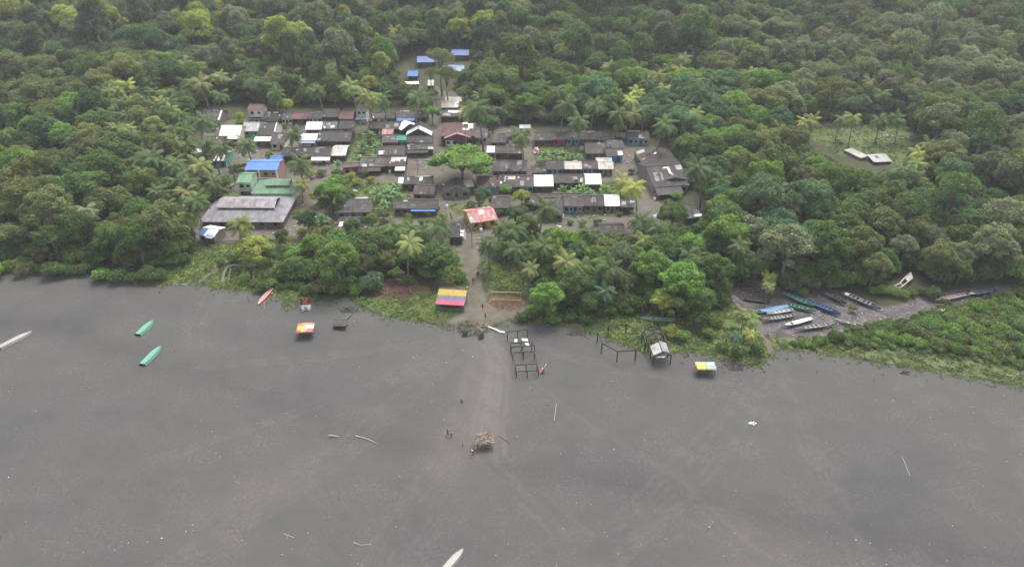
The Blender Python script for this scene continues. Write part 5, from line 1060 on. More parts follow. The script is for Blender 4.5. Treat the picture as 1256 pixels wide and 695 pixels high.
for (t0, t1, s0, s1, m) in ((.62, .97, .0, .45, 'light'), (.58, .95, .5, .93, 'zinc'), (.3, .4, .1, .8, 'brown'), (.12, .2, .0, .9, 'dark')):
    def q(t, s): a, b = A0.lerp(A1, t), B0.lerp(B1, t); return a.lerp(b, s)+Vector((0, 0, .9*(1-abs(2*s-1))+.12))-off
    MB().slab([q(t0, s0), q(t1, s0), q(t1, s1), q(t0, s1)], .05).build('roof_sheet', RM[m], o)
MB().slab([P(796, 424, .15)-off, P(799.5, 436, .1)-off, P(801, 437, .5)-off, P(798, 424, .9)-off], .05).build('leaning_sheet', RM['white'], o)
MB().slab([P(805, 438, .1)-off, P(815, 438.5, .1)-off, P(816, 436, .25)-off, P(806, 436, .2)-off], .05).build('fallen_sheet', RM['white'], o)
# flag-banded beach hut
e0, e1 = P(533.8, 372.5, 2.1), P(569.3, 374.6, 2.1); u = (e1-e0).normalized(); n = Vector((-u.y, u.x, 0)); W = (e1-e0).length
D = solve(lambda d: proj((e0+e1)/2+n*d+Vector((0, 0, .22*d)))[1], 1, 14, 354); o = empty('beach_hut', e0-Vector((0, 0, 2.1)), math.atan2(u.y, u.x), 'open beach hut with yellow, slate blue and red bands painted on its roof', 'hut')
ys = [0, .3, .58, .96, 1.0]; names = ['pink_red', 'slate', 'yellow', 'old']; cols = [(.32, .08, .13), (.13, .12, .16), (.42, .31, .06), (.1, .08, .06)]
rf = MB().slab([(0, 0, 2.0), (W, 0, 2.0), (W, D, 2.0+.22*D), (0, D, 2.0+.22*D)], .05).build('roof', RM['dark'], o)
for k in range(3):
    y0_, y1_ = ys[k]*D, ys[k+1]*D; m = sheet_mat(names[k]+'_painted_roofing', cols[k], tuple(c*.6 for c in cols[k]), pv=.1, dirt_amt=.35); MB().slab([(.02, y0_+.01, 2.05+.22*y0_), (W-.02, y0_+.01, 2.05+.22*y0_), (W-.02, y1_, 2.05+.22*y1_), (.02, y1_, 2.05+.22*y1_)], .03).build('painted_band', m, rf)
MB().slab([(.0, D, 2.0+.22*D), (W, D, 2.0+.22*D), (W*.97, D+1.3, 1.7+.22*D), (.05*W, D+1.2, 1.7+.22*D)], .05).build('rear_roof_strip', RM['brown'], o)
for x in (.15, W*.35, W*.66, W-.15):
    for y in (.15, D-.2): MB().bar((x, y, -.2), (x, y, 1.97+.22*y), .13).build('post', M_pole, o)
MB().box((W/2, D*.55, .95), (W-.6, .08, 1.9)).build('back_wall', WM['dark'], o); MB().box((W*.5, .35, .85), (W*.9, .45, .08)).build('counter', WM['plank'], o); MB().box((W*.5, .45, .4), (W*.88, .07, .75)).build('front_board', WM['greyw'], o)
# red kiosk board
c = P(376, 379, 0); o = empty('kiosk', c, R(3), 'small kiosk with a red pictured board above a pale grey counter base', 'kiosk')
MB().box((0, 0, .55), (2.2, 1.0, 1.1)).build('counter', plain('pale_grey_painted_board', (.38, .38, .38)), o); fr = MB().box((-.1, .55, 2.0), (2.0, .14, 1.9)).build('board', plain('red_printed_board', (.24, .035, .035), var=.3), o)
mbp = MB()
for (x, z, w, h) in ((-.5, 2.5, .4, .35), (.1, 2.2, .5, .3), (-.3, 1.75, .6, .25), (.4, 2.65, .3, .3), (.3, 1.6, .3, .25)): mbp.box((x-.1, .47, z), (w, .03, h))
mbp.build('picture_patch', plain('faded_pink_print', (.5, .3, .28)), fr)
for sx in (-1, 1): MB().bar((sx*1.1-.1, .6, -.1), (sx*1.1-.1, .6, 3.0), .12).build('post', M_dark, o)
for sx in (-.7, .75): MB().box((sx, -.62, .45), (.5, .25, .9)).build('side_panel', M_white, o)
# stalls with patchwork canopies
def stall(label, px, py, w, d, rz, sheets, hz=2.0):
    c = P(px, py, hz); o = empty('market_stall', (c.x, c.y, 0), R(rz), label, 'stall')
    for sx in (-1, 1):
        for sy in (-1, 1): MB().bar((sx*w*.44, sy*d*.42, -.15), (sx*w*.44, sy*d*.42, hz), .09).build('post', M_pole, o)
    fr = MB().bar((-w*.46, -d*.43, hz), (w*.46, -d*.43, hz), .08).bar((-w*.46, d*.43, hz), (w*.46, d*.43, hz), .08).bar((-w*.46, -d*.43, hz), (-w*.46, d*.43, hz), .08).bar((w*.46, -d*.43, hz), (w*.46, d*.43, hz), .08).build('canopy_frame', M_pole, o)
    for i, (x0, x1, y0, y1, m) in enumerate(sheets):
        z = hz+.07+.025*i; MB().slab([(x0*w, y0*d, z-.12), (x1*w, y0*d, z-.16), (x1*w, y1*d, z+.1), (x0*w, y1*d, z+.05)], .03).build('canopy', m, o)
    MB().box((0, 0, .8), (w*.8, d*.5, .07)).build('table_top', WM['plank'], o)
    return o
cy_, cr_, co_, cw_, cg_ = (plain(n_, c_, .6, .15) for n_, c_ in (('yellow_canvas', (.50, .37, .05)), ('red_canvas', (.36, .10, .10)), ('orange_canvas', (.44, .2, .07)), ('white_canvas', (.72, .7, .66)), ('grey_green_canvas', (.24, .28, .24))))
stall('stall with a patchwork canopy of red, orange, yellow and white on the left sand', 374.5, 402, 4.0, 3.6, 3, [(-.5, .5, -.5, .5, cr_), (-.15, .2, -.45, .5, cg_), (-.3, .1, .05, .5, co_), (-.45, -.12, -.2, .15, cy_), (.02, .48, -.1, .25, cw_), (-.3, .35, .28, .5, co_), (.12, .45, -.5, -.14, cr_), (-.2, -.08, -.5, -.1, cy_)])
stall('stall with one bright yellow and several grey-green roof sheets on the right sand', 865.5, 448.5, 4.4, 2.6, -2, [(-.5, .5, -.05, .5, cg_), (-.45, -.02, -.5, .25, cy_), (0, .5, -.5, .0, cg_), (.1, .45, .1, .45, plain('pale_grey_sheet', (.34, .36, .35)))])
# thatched shelter low on the beach
o_c = P(595, 551, 0); o = empty('thatched_shelter', o_c, R(4), 'ragged thatched shelter standing alone low on the beach', 'shelter')
tv = []; rg2 = np.random.default_rng(5); nT = 1500; pp_ = np.stack([rg2.uniform(-1.65, 1.65, nT), rg2.uniform(-.2, 2.3, nT), np.zeros(nT)], 1); pp_[:, 2] = 1.75+.16*pp_[:, 1]+rg2.normal(0, .10, nT)+.1*np.sin(pp_[:, 0]*4); pp_[:, :2] += rg2.normal(0, .07, (nT, 2))
nn_ = np.stack([rg2.normal(0, .4, nT), rg2.normal(0, .4, nT), np.ones(nT)], 1); nn_ /= np.linalg.norm(nn_, axis=1)[:, None]; V, Fq = quads(pp_, nn_, .45, rg2, .28); link('thatch', arr_mesh('thatch', V, Fq, plain('dry_palm_thatch', (.34, .28, .22), .95, .45, 6)), o)
for x, y in ((-1.4, 0), (1.4, 0), (-1.4, 2.1), (1.4, 2.1)): MB().bar((x, y, -.2), (x, y, 1.8+.16*y), .09).build('post', M_pole, o)
MB().bar((-1.5, 0, 1.7), (1.5, 0, 1.7), .07).bar((-1.5, 2.1, 2.0), (1.5, 2.1, 2.0), .07).build('roof_pole', M_pole, o); MB().box((.2, .6, .45), (2.0, .4, .06)).bar((-.6, .6, 0), (-.6, .6, .43), .07).bar((1, .6, 0), (1, .6, .43), .07).build('bench', M_pole, o)
# bamboo frame by the path
sp = [('post', P(x, 357.8+.02*(x-603), 3.0), down(P(x, 357.8, 3.0))) for x in (603.4, 621.4, 638.6)]; a, b = P(603.4, 357.8, 3.0), P(638.6, 358.6, 3.0); sp += [('beam', a, b), ('beam', a-Vector((0, 0, 2.3)), b-Vector((0, 0, 2.3)))]
sp.insert(0, sp.pop(0)); post_frame('bamboo_goal', 'yellow bamboo post frame over the reddish litter right of the footpath', 'frame', sp, w=.15, mat=M_bamboo)
# old timber arch
c = P(285, 345, 0); pts = [(272.5, 347), (275, 334), (279, 328), (285, 325), (292, 325.5), (304, 326), (316, 326)]; w3 = [P(x, y, h) for (x, y), h in zip(pts, (0, 1.1, 1.6, 1.8, 1.8, 1.8, 1.7))]
M_arch = plain('mossy_grey_timber', (.15, .15, .12), .9, .4, 1.5); o = empty('timber_arch', c, 0, 'bleached curved timber arch with two fallen props in the grass at left', 'timber'); MB().tube([p-c for p in w3], [.45, .38, .3, .28, .25, .25, .2], 6).build('arch_beam', M_arch, o)
for (a, ha), (b_, hb) in ((((300, 328), 1.7), ((293, 348), 0)), (((312, 328), 1.6), ((310, 349), 0)), (((283, 329), 1.7), ((280, 345), 0))): MB().tube([P(*a, ha)-c, P(*b_, hb)-c], [.16, .28], 6).build('prop', M_arch, o)
# broken L-shaped bunker of dark boards
c = P(420, 403, 0); o = empty('broken_shelter', c, 0, 'broken dark box of boards standing open on the sand near the debris heap', 'wreck')
def wallq(px): return [p-c for p in px]
MB().slab(wallq([P(408, 402, 0), P(410, 399.5, 1.0), P(424, 400, 1.1), P(424, 402.5, 0)]), .12).build('rear_board', M_dark, o); MB().slab(wallq([P(420, 404.5, 0), P(425, 398, 1.3), P(427.5, 397, 1.3), P(423, 404, 0)]), .1).build('side_board', plain('wet_grey_board', (.12, .11, .10)), o)
MB().bar(P(408, 402, 0)-c, P(410.5, 391.5, 1.1)-c, .14).bar(P(423, 404, 0)-c, P(426, 392, 1.2)-c, .14).bar(P(410.5, 391.5, 1.1)-c, P(426, 392, 1.2)-c, .16).build('top_rail', M_pole, o)
MB().bar(P(426, 391, .3)-c, P(438, 377, .2)-c, .22).build('long_plank', M_pole, o)
# palisade fence behind the beach vegetation
def fence(label, pts, h=1.0, gap=.35, mat=None):
    q = [P(*p) for p in pts]; o = empty('fence', q[0], 0, label, 'fence'); mb = MB()
    for a, b in zip(q[:-1], q[1:]):
        L_ = (b-a).length; MB().bar(a-q[0]+Vector((0, 0, h*.75)), b-q[0]+Vector((0, 0, h*.75)), .08).build('rail', mat or M_pole, o)
        for k in range(int(L_/gap)): p = a.lerp(b, (k+.5)*gap/L_)-q[0]; mb.box((p.x, p.y, h/2-.1), (.12, .09, h+.2+.1*math.sin(k*7.3)))
    mb.build('palings', mat or M_pole, o); return o
fence('low dark fence line crossing the yard below the long grey-roofed hall', [(262, 299), (330, 296.5), (392, 297)])
fence('pale board fence along the sandy street edge in front of the low shed', [(700, 287), (735, 280)], .8)
fence('crooked fence on the bare yard right of the green-roofed building', [(347, 268), (356, 258), (362, 250)], .9)
fence('short fence along the right side of the main lane below the plaza', [(552, 262), (560, 285)], .8)

# ------------------------------------------------------------------ poles, bits of clutter
def upole(label, px, py, h=7.5, lamp=False):
    c = P(px, py); o = empty('utility_pole', c, R(8), label, 'pole'); MB().tube([(0, 0, -.5), (0, 0, h)], [.16, .11], 7).build('pole', plain('grey_concrete_pole', (.26, .25, .24)) if not lamp else M_white, o)
    MB().bar((-.9, 0, h-.5), (.9, 0, h-.5), .12).build('crossarm', M_pole, o)
    for x in (-.8, 0, .8): MB().ball((x, 0, h-.36), .1, 6, 4).build('insulator', M_white, o)
    return o
pa = upole('utility pole in the middle of the plaza', 513, 221); pb = upole('utility pole in front of the wide shade tree', 584.5, 221, 8.5); pc = upole('utility pole on the footpath by the red and white shop', 579, 303); pd = upole('tall utility pole at the foot of the maroon hipped building', 572, 181, 9); pe = upole('utility pole beside the head of the lane', 536, 140, 8); pf = upole('utility pole at the end of the right-hand street', 853, 200, 8)
def wire(a, b, h1, h2):
    for x in (-.8, .8):
        A_, B_ = a.location+Vector((x, 0, h1-.35)), b.location+Vector((x, 0, h2-.35)); yield [tuple(A_.lerp(B_, t)-Vector((0, 0, 4*t*(1-t)*.9))) for t in np.linspace(0, 1, 9)]
for a, b, h1, h2, l in ((pa, pb, 7.5, 8.5, 'thin wires sagging from the plaza pole to the shade tree pole'), (pb, pc, 8.5, 7.5, 'thin wires running down to the pole by the red shop'), (pa, pe, 7.5, 8, 'thin wires running from the plaza up the main lane')):
    mb = MB()
    for w_ in wire(a, b, h1, h2): mb.tube(w_, .018, 4)
    tag(mb.build('overhead_wire', M_black), l, 'wire')
def small(name, label, cat, px, py, build, rz=0, group=None, z=0):
    c = P(px, py, z); o = empty(name, c, R(rz), label, cat, group); build(o); return o
# white pole lamp near the long green boat
small('lamp_post', 'pole with a white round lamp behind the long grey-green boat', 'lamp', 788, 384, lambda o: (MB().tube([(0, 0, -.3), (0, 0, 2.6)], .06, 6).build('pole', M_metal, o), MB().ball((0, 0, 2.75), .24).build('lamp_globe', M_white, o)))
def stick(name, label, cat, pts, rad, mat, group=None): 
    q = [P(x, y, h) for x, y, h in pts]; c = q[0].copy(); c.z = 0; o = MB().tube([p-c for p in q], rad, 6).build(name, mat); o.location = c; return tag(o, label, cat, group)
stick('white_log', 'curved white log lying at the foot of the path', 'log', [(599, 400.5, .15), (607, 403.5, .3), (614, 407, .2), (619, 407.5, .2)], [.15, .24, .28, .25], M_white)
stick('driftwood_pole', 'pale upright stick casting a faint shadow right of the thatched shelter', 'driftwood', [(680, 515, 0), (682.5, 494, .5)], [.06, .04], M_drift)
stick('driftwood_pole', 'thin pale stick lying on the lower right sand', 'driftwood', [(1116, 583, .05), (1106.5, 559, .1)], [.05, .03], M_drift)
stick('driftwood_log', 'short log with a raised white end on the left-centre sand', 'driftwood', [(403, 534, .35), (406, 533.5, .4), (416, 535, .12)], [.12, .14, .08], M_drift); stick('driftwood_log', 'bent grey branch just right of the short white-ended log', 'driftwood', [(436, 534, .15), (447, 537, .15), (453, 539, .12), (462, 543.5, .08)], [.12, .1, .08, .05], M_drift)
stick('driftwood_log', 'pale branch lying near the grass at the far left', 'driftwood', [(212, 347.5, .1), (229, 349, .15)], [.12, .18], M_drift); stick('driftwood_log', 'pale stick on the lower left sand', 'driftwood', [(348, 654, .05), (361, 659, .08)], [.05, .04], M_drift)
stick('driftwood_log', 'twiggy stick near the bottom left of centre', 'driftwood', [(433, 664, .06), (442, 668, .1), (456, 667, .06)], [.05, .05, .03], M_drift); stick('driftwood_log', 'thin stick right of the thatched shelter', 'driftwood', [(611, 533, .05), (625, 543, .1)], [.035, .05], M_pole)
stick('wooden_stake', 'leaning stake at the foot of the crimson boat', 'stake', [(324, 379, 0), (324, 369, 1.6)], [.09, .08], M_drift); stick('wooden_stake', 'dark stake left of the crimson boat', 'stake', [(306, 370, 0), (303, 363, 1.2)], [.08, .06], M_pole)
for k, (x, y) in enumerate([(1002, 458), (1072, 468), (885, 452), (888, 447)]): stick('wooden_stake', ['first thin stake on the right sand, nearest the creek path', 'thin stake farthest right on the sand', 'lower mooring stake right of the yellow stall', 'upper mooring stake right of the yellow stall'][k], 'stake', [(x, y, 0), (x+.6, y-5, 1.0)], [.06, .04], M_pole)
# driftwood heap and dark clumps at the path mouth
def heap(name, label, cat, px, py, rx, ry, hz, n, mat, L=.9, th=.05, seed=0):
    r_ = random.Random(seed); c = P(px, py); mb = MB()
    for _ in range(n):
        a, q = r_.uniform(0, 6.28), math.sqrt(r_.random()); x, y = math.cos(a)*q*rx, math.sin(a)*q*ry; z = r_.uniform(0, hz)*(1-q*q)+.05; t = r_.uniform(0, 3.14); l = L*r_.uniform(.4, 1)/2; dz = r_.uniform(-.15, .2)
        mb.bar((x-math.cos(t)*l, y-math.sin(t)*l, z), (x+math.cos(t)*l, y+math.sin(t)*l, z+dz), th*r_.uniform(.6, 1.5))
    o = mb.build(name, mat); o.location = c; return tag(o, label, cat)
M_redlit = plain('reddish_dry_palm_debris', (.17, .105, .08), .95, .4, 2); M_brlit = plain('dark_brown_driftwood', (.07, .058, .05), .95, .4, 2)
heap('debris_heap', 'large reddish-brown heap of dry palm debris left of the striped hut', 'debris', 488, 356, 6.0, 5.5, .7, 520, M_redlit, 1.6, .09, 1); heap('debris_heap', 'reddish litter heap under the yellow bamboo frame', 'debris', 621, 373, 4.2, 2.6, .3, 240, M_redlit, .9, .07, 2)
heap('debris_heap', 'dark driftwood tangle on the left side of the path mouth', 'debris', 578, 404, 3.8, 3.2, .35, 130, M_brlit, 1.0, .1, 3); heap('debris_heap', 'small dark root tangle on the sand left of the pavilion frame', 'debris', 707, 408, 2.4, 1.3, .4, 60, M_brlit, 1.1, .1, 4)
heap('debris_heap', 'dark branches on the sand beside the broken box of boards', 'debris', 428, 380, 2.6, 1.4, .25, 36, M_brlit, 1.6, .1, 5); heap('debris_heap', 'tangle of branches at the grass edge right of the yellow stall', 'debris', 904, 449, 2.6, 1.8, .5, 60, M_brlit, 1.2, .09, 6); heap('debris_heap', 'little black clump by the right sand edge', 'debris', 1110, 457, 1.2, .8, .3, 26, M_brlit, .8, .09, 7)
heap('debris_heap', 'dark rubbish bank above the light blue boat', 'debris', 925, 358, 5.5, 4.5, .5, 300, M_brlit, 1.2, .12, 8)
# zigzag wreck on the creek bank
c = P(1089, 356, .4); o = empty('boat_wreck', c, 0, 'bleached broken hull frame climbing the bank above the creek', 'wreck'); pl_ = [P(1089, 354, 1), P(1098, 350, 1.2), (P(1104, 347, 1.3)), P(1110, 340, 1.5), P(1117, 334, 1.6)]; ql = [P(1094, 358, .8), P(1101, 354, 1), P(1108, 350, 1.2), P(1114, 345, 1.3), P(1119, 341, 1.4)]
MB().tube([p-c for p in pl_], .17, 5).build('side_rail', M_drift, o); MB().tube([p-c for p in ql], .17, 5).build('side_rail', M_drift, o)
for a, b in zip(pl_, ql): MB().bar(a-c, b-c, .3, .12).build('rib', M_drift, o)
MB().slab([pl_[0]-c, ql[0]-c, ql[1]-c, pl_[1]-c], .1).build('plank', M_drift, o); MB().slab([pl_[3]-c, ql[3]-c, ql[4]-c, pl_[4]-c], .1).build('plank', M_drift, o)
# white plume of sheets in the trees by the creek
def sheetpile(name, label, px, py, z, w, h, mat, seed, n=4):
    r_ = random.Random(seed); c = P(px, py, z); mb = MB()
    for k in range(n):
        x, y, zz = r_.uniform(-w, w)*.4, r_.uniform(-.5, .5), r_.uniform(-h, h)*.35; a = r_.uniform(-.6, .6); q = Matrix.Rotation(a, 3, 'Z')@Matrix.Rotation(r_.uniform(.5, 1.2), 3, 'X'); ww, hh = w*r_.uniform(.3, .6), h*r_.uniform(.3, .55)
        mb.slab([q@Vector((-ww/2, -hh/2, 0))+Vector((x, y, zz)), q@Vector((ww/2, -hh/2, .1))+Vector((x, y, zz)), q@Vector((ww/2, hh/2, 0))+Vector((x, y, zz)), q@Vector((-ww/2, hh/2, .08))+Vector((x, y, zz))], .04)
    o = mb.build(name, mat); o.location = c; return tag(o, label, 'cloth')
M_cloth = plain('white_cloth', (.7, .7, .69), .9, .12); M_pink = plain('pink_and_white_cloth', (.62, .30, .36), .9, .5, 2.5); M_lav = plain('lavender_white_cloth', (.58, .55, .74), .9, .35, 3)
sheetpile('cloth', 'white cloth hanging in the trees above the creek path', 885.5, 338, 2, 2.4, 3.6, M_cloth, 3, 6); sheetpile('cloth', 'pink patterned cloth hung beside the single palm in the back rows', 658, 185, 1.2, 2.2, 2.8, M_pink, 4, 5)
sheetpile('cloth', 'white and lavender washing spread at the end of the right-hand street', 806, 265, .6, 3.0, 1.2, M_lav, 5, 5); sheetpile('cloth', 'white washing lying at the left of the blue building roof', 303, 196, 2.4, 1.6, 1.2, M_cloth, 6, 3); sheetpile('cloth', 'white plastic on the yard behind the banana clump', 437, 233, .3, 2.0, .8, M_cloth, 7, 4)
sheetpile('cloth', 'white wash hanging beside the lane-side shed', 571, 288, 1.2, 1.6, 3.4, M_cloth, 8, 6); sheetpile('cloth', 'two white sheets on the sandy street edge below the front row', 687, 277, .2, 2.0, .7, M_cloth, 9, 2); sheetpile('cloth', 'pale scraps left of the brownish pink roof', 414, 280, 1.2, 1.4, 2.4, M_cloth, 10, 4); sheetpile('cloth', 'white sheets by the shed hidden in trees at the village end', 853, 262, 1.4, 2.6, 2.2, M_cloth, 11, 5)
# red and white folded parasol
def parasol(o):
    MB().tube([(-.3, 0, 0), (.9, .6, 2.2)], .04, 5).build('pole', M_white, o); MB().tube([(0, .1, .5), (.25, .2, .8), (.6, .4, 1.5)], [.5, .42, .06], 7).build('canopy', cr_, o); MB().bar((-.5, 0, 0), (.1, .1, 1.2), .16).bar((-.1, 0, .2), (.9, .5, 2.1), .09).build('white_fold', M_cloth, o)
small('folded_parasol', 'leaning red and white folded parasol right of the timber bents', 'parasol', 665, 457, parasol)
# barrels and tanks between the houses
TK = [(411, 168, 'white water tank among the patched dark roofs of the left block'), (478, 212, 'white barrel at the front of the open dark shops'), (561, 178, 'white tank by the annex of the maroon building'), (531, 244, 'white barrel on the lane below the plaza'), (627, 178, 'white barrel in front of the back row'), (790, 214, 'white barrel on the right-hand street'), (803, 246, 'pale barrel at the lower end of the right-hand street'), (590, 284, 'white bucket at the foot of the red shop'), (690, 266, 'pale barrel in front of the front row'), (346, 181, 'white tank right of the blue roof'), (548, 255, 'white bucket beside the lane at the gable house')]
for x, y, l in TK:
    c = P(x, y); o = empty('water_barrel', c, 0, l, 'barrel', 'pale barrels and tanks'); MB().tube([(0, 0, -.05), (0, 0, .3), (0, 0, .8), (0, 0, 1.05)], [.36, .42, .42, .34], 10).build('barrel', M_white, o); MB().tube([(0, 0, 1.05), (0, 0, 1.13)], [.2, .16], 8).build('lid', M_metal, o)
# stacked planks, benches by houses (yard clutter too broken up to count)
mb = MB(); r_ = random.Random(9); vp = [P(x, y)[:2] for x, y in [(350, 160), (400, 166), (430, 210), (480, 195), (520, 200), (560, 240), (700, 215), (650, 235), (790, 200), (800, 230), (770, 262), (700, 268), (450, 150), (600, 190), (300, 190), (280, 172), (430, 285), (380, 260), (360, 285), (590, 290), (730, 195), (650, 200)]]
for _ in range(900):
    b_ = vp[r_.randrange(len(vp))]; x, y = b_[0]+r_.gauss(0, 7), b_[1]+r_.gauss(0, 3.5); s_ = r_.uniform(.12, .5); mb.box((x, y, s_*.35), (s_*r_.uniform(.6, 2.4), s_, s_*.8), r_.uniform(0, 3))
tag(mb.build('yard_litter', plain('mixed_yard_litter', (.26, .24, .22), .9, .7, 1.1)), 'scattered pale and dark scraps lying in the yards between the houses', 'litter', kind='stuff')
# flotsam specks on the sand
def specks(name, label, n, mat, s0, s1, seed, wfn):
    r_ = np.random.default_rng(seed); mb = MB(); k = 0
    while k < n:
        x, y = r_.uniform(-110, 110), r_.uniform(84, 160)
        px, py, d = proj((x, y, 0))
        if py < 400 and not (px < 620 and py > 345): continue
        if r_.uniform() > wfn(px, py, x, y): continue
        s_ = r_.uniform(s0, s1)*(1+.6*(r_.uniform() < .1)); mb.box((x, y, s_*.2), (s_*r_.uniform(.5, 2.2), s_, s_*.5), r_.uniform(0, 3)); k += 1
    tag(mb.build(name, mat), label, 'litter', kind='stuff')
patch_ = lambda x, y: float(np.clip(wob(np.array([x]), np.array([y]), .09, 8)[0]*1.3+.35, .03, 1))
specks('white_flotsam', 'tiny white shells and plastic scraps strewn over the dark sand', 420, plain('white_flotsam_bits', (.42, .41, .38), .8, .3), .03, .10, 1, lambda px, py, x, y: patch_(x, y))
specks('dark_flotsam', 'tiny dark twigs and husks strewn over the sand', 520, plain('dark_flotsam_bits', (.05, .045, .04), .9), .04, .14, 2, lambda px, py, x, y: .3+.7*(py < 470))
mb = MB(); r_ = np.random.default_rng(4); k = 0
while k < 420:
    px, py = r_.uniform(900, 1235), r_.uniform(345, 412); p = P(px, py)
    if sdist(np.array([p.x]), np.array([p.y]), PG_creek)[0] < .5: continue
    s_ = r_.uniform(.06, .24); mb.box((p.x, p.y, -.33+s_*.2), (s_*r_.uniform(.6, 2.5), s_, s_*.4), r_.uniform(0, 3)); k += 1
tag(mb.build('creek_litter', plain('creek_litter_bits', (.3, .29, .28), .9, .8, .8)), 'pale litter and stones scattered over the creek mud', 'litter', kind='stuff')
mb = MB(); k = 0
while k < 60:
    px, py = r_.normal(1095, 10), r_.normal(169, 3.5); p = P(px, py); s_ = r_.uniform(.25, .8); mb.box((p.x, p.y, .2), (s_, s_, .3), r_.uniform(0, 3)); k += 1
tag(mb.build('pale_rubble', plain('pale_rubble_bits', (.27, .28, .22), .9, .4)), 'pale rubble scattered at the back of the marshy clearing', 'rubble', kind='stuff')

# ------------------------------------------------------------------ people and dogs
SK = plain('brown_skin', (.10, .055, .035), .6, .1)
def skinned(name, verts, edges, radii, mat, parent, root=0):
    me = bpy.data.meshes.new(name); me.from_pydata(verts, edges, []); me.materials.append(mat); o = link(name, me, parent)
    me.skin_vertices.new() if hasattr(me.skin_vertices, 'new') and not me.skin_vertices else None
    md = o.modifiers.new('skin', 'SKIN'); md.use_smooth_shade = True
    if not me.skin_vertices: bpy.context.view_layer.update()
    for i, r in enumerate(radii): v = me.skin_vertices[0].data[i]; v.radius = (r, r); v.use_root = (i == root)
    s = o.modifiers.new('smooth', 'SUBSURF'); s.levels = s.render_levels = 1; return o
def person(label, px, py, rz, shirt, shorts, pose='stand', hair=(.012, .01, .009)):
    c = P(px, py); o = empty('person', c, R(rz), label, 'person')
    st = .0 if pose == 'stand' else .24; bend = 0 if pose != 'bend' else .38
    hipz = .92; ch = (0, -bend*.8, 1.36-bend*.3); nk = (0, -bend*1.1, 1.47-bend*.45); hd = (0, -bend*1.35-.01, 1.62-bend*.6)
    V = [(0, 0, hipz), (0, -bend*.4, 1.12-bend*.05), ch, nk, (hd[0], hd[1], hd[2]-.05), (hd[0], hd[1], hd[2]+.06)]; Rr = [.12, .115, .14, .055, .085, .08]; E = [(0, 1), (1, 2), (2, 3), (3, 4), (4, 5)]
    for sg in (-1, 1):
        f = st*sg; i = len(V); V += [(sg*.09, 0, hipz-.05), (sg*.10, -f*.5-(.05 if st else 0), .48), (sg*.10, -f*.7+.06*(st > 0), .08), (sg*.10, -f*.7-.13, .03)]; Rr += [.085, .058, .038, .035]; E += [(0, i), (i, i+1), (i+1, i+2), (i+2, i+3)]
        i = len(V); sw = -f*.7; V += [(sg*.18, ch[1], ch[2]+.04), (sg*.23, ch[1]-sw*.4+.02, ch[2]-.25), (sg*.22, ch[1]-sw-.08, ch[2]-.48), (sg*.215, ch[1]-sw-.11, ch[2]-.58)]; Rr += [.055, .042, .030, .028]; E += [(2, i), (i, i+1), (i+1, i+2), (i+2, i+3)]
    skinned('body', V, E, Rr, SK, o)
    sm_ = plain('shirt_cloth', shirt, .9, .1); pm = plain('shorts_cloth', shorts, .9, .1)
    skinned('shirt', [(0, 0, .98), V[1], V[2], (-.18, ch[1], ch[2]+.04), (.18, ch[1], ch[2]+.04), V[11], V[18 if len(V) > 18 else 15]], [(0, 1), (1, 2), (2, 3), (2, 4)], [.135, .135, .155, .07, .07, .01, .01], sm_, o)
    skinned('shorts', [(0, 0, .95), V[6], ((V[6][0]+V[7][0])/2, (V[6][1]+V[7][1])/2, .62), V[14], ((V[14][0]+V[15][0])/2, (V[14][1]+V[15][1])/2, .62)], [(0, 1), (1, 2), (0, 3), (3, 4)], [.135, .10, .085, .10, .085], pm, o)
    MB().ball((hd[0], hd[1]+.015, hd[2]+.045), .098, 10, 6, (1, 1.08, .95)).build('hair', plain('dark_hair', hair), o, True); return o
person('person in dark clothes on the footpath, uppermost of the walkers', 587, 339, 10, (.03, .03, .035), (.03, .03, .04), 'walk'); person('person just left of the uppermost walker on the footpath', 585.5, 340, 190, (.05, .05, .06), (.06, .05, .05), 'walk')
person('person in black walking down the middle of the footpath', 580.5, 347.5, 10, (.015, .015, .018), (.015, .015, .02), 'walk'); person('lone person near the lower end of the footpath', 592, 379, 0, (.03, .03, .04), (.05, .04, .05), 'stand')
person('person in a reddish shirt beside the driftwood at the path mouth', 595.5, 391, 30, (.3, .12, .12), (.05, .05, .09), 'stand'); person('left of two people standing left of the thatched shelter, dressed dark', 549, 534, 80, (.02, .02, .025), (.02, .02, .03), 'walk')
person('right of two people left of the thatched shelter, in a white shirt', 553.5, 535.5, 100, (.7, .7, .7), (.05, .05, .06), 'walk'); person('small child in white and dark shorts approaching the thatched shelter', 567.5, 547.5, 60, (.5, .5, .5), (.01, .01, .01), 'stand').scale = (.62, .62, .62)
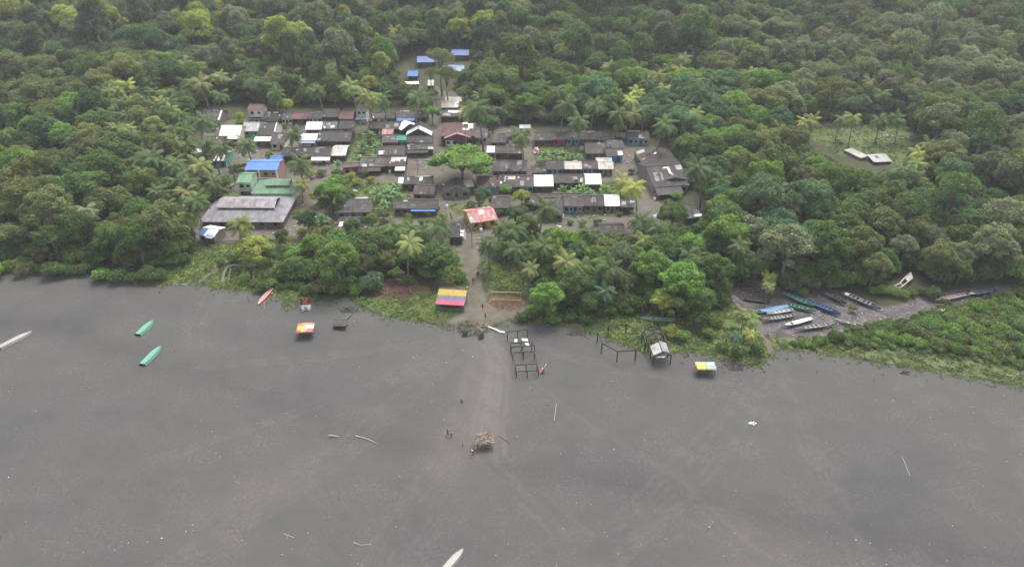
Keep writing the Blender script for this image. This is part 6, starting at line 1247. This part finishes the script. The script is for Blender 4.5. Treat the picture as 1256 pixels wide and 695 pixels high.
person('person in white bending at the front left corner of the thatched shelter', 580, 557, 300, (.7, .7, .7), (.06, .05, .05), 'bend'); person('person in a pale shirt crouched just inside the thatched shelter', 584.5, 553, 250, (.5, .48, .45), (.1, .1, .12), 'bend').scale = (.8, .8, .75)
def dog(label, px, py, rz, col):
    c = P(px, py); o = empty('dog', c, R(rz), label, 'dog'); V = [(0, 0, .46), (.28, 0, .47), (.42, 0, .60), (.52, 0, .66), (.64, 0, .62), (-.26, 0, .48), (-.38, 0, .55), (-.48, 0, .68)]; Rr = [.10, .125, .075, .08, .04, .10, .03, .02]; E = [(0, 1), (1, 2), (2, 3), (3, 4), (0, 5), (5, 6), (6, 7)]
    for sg in (-1, 1):
        i = len(V); V += [(.27, sg*.07, .36), (.26, sg*.075, .18), (.28, sg*.075, .03)]; Rr += [.05, .028, .028]; E += [(1, i), (i, i+1), (i+1, i+2)]
        i = len(V); V += [(-.20, sg*.08, .32), (-.33, sg*.08, .19), (-.28, sg*.08, .03)]; Rr += [.065, .03, .028]; E += [(5, i), (i, i+1), (i+1, i+2)]
    skinned('body', V, E, Rr, plain('short_dog_fur', col, .9, .15), o)
    for sg in (-1, 1): MB().tube([(.50, sg*.05, .71), (.48, sg*.07, .80)], [.03, .008], 5).build('ear', plain('short_dog_fur', col, .9, .15), o)
heap('white_rubbish', 'little heap of white scraps alone on the right-centre sand', 'rubbish', 922.5, 519.5, .7, .4, .3, 16, M_cloth, .5, .2, 12)
dog('dark dog on the sand up-left of the two standing people', 566.5, 493, 120, (.03, .025, .02))

# ------------------------------------------------------------------ air
if HAZE > 0:
    hb = MB().box((0, 280, 70), (1500, 1400, 144)).build('haze', None); hb['kind'] = 'stuff'; tag(hb, 'thin humid haze softening the far slopes', 'haze')
    m = bpy.data.materials.new('humid_haze'); m.use_nodes = True; nt = m.node_tree; nt.nodes.clear(); out = nt.nodes.new('ShaderNodeOutputMaterial'); pv = nt.nodes.new('ShaderNodeVolumePrincipled')
    pv.inputs['Density'].default_value = HAZE; pv.inputs['Color'].default_value = (.93, .96, 1, 1); pv.inputs['Anisotropy'].default_value = .2; nt.links.new(pv.outputs[0], out.inputs['Volume']); hb.data.materials.append(m)
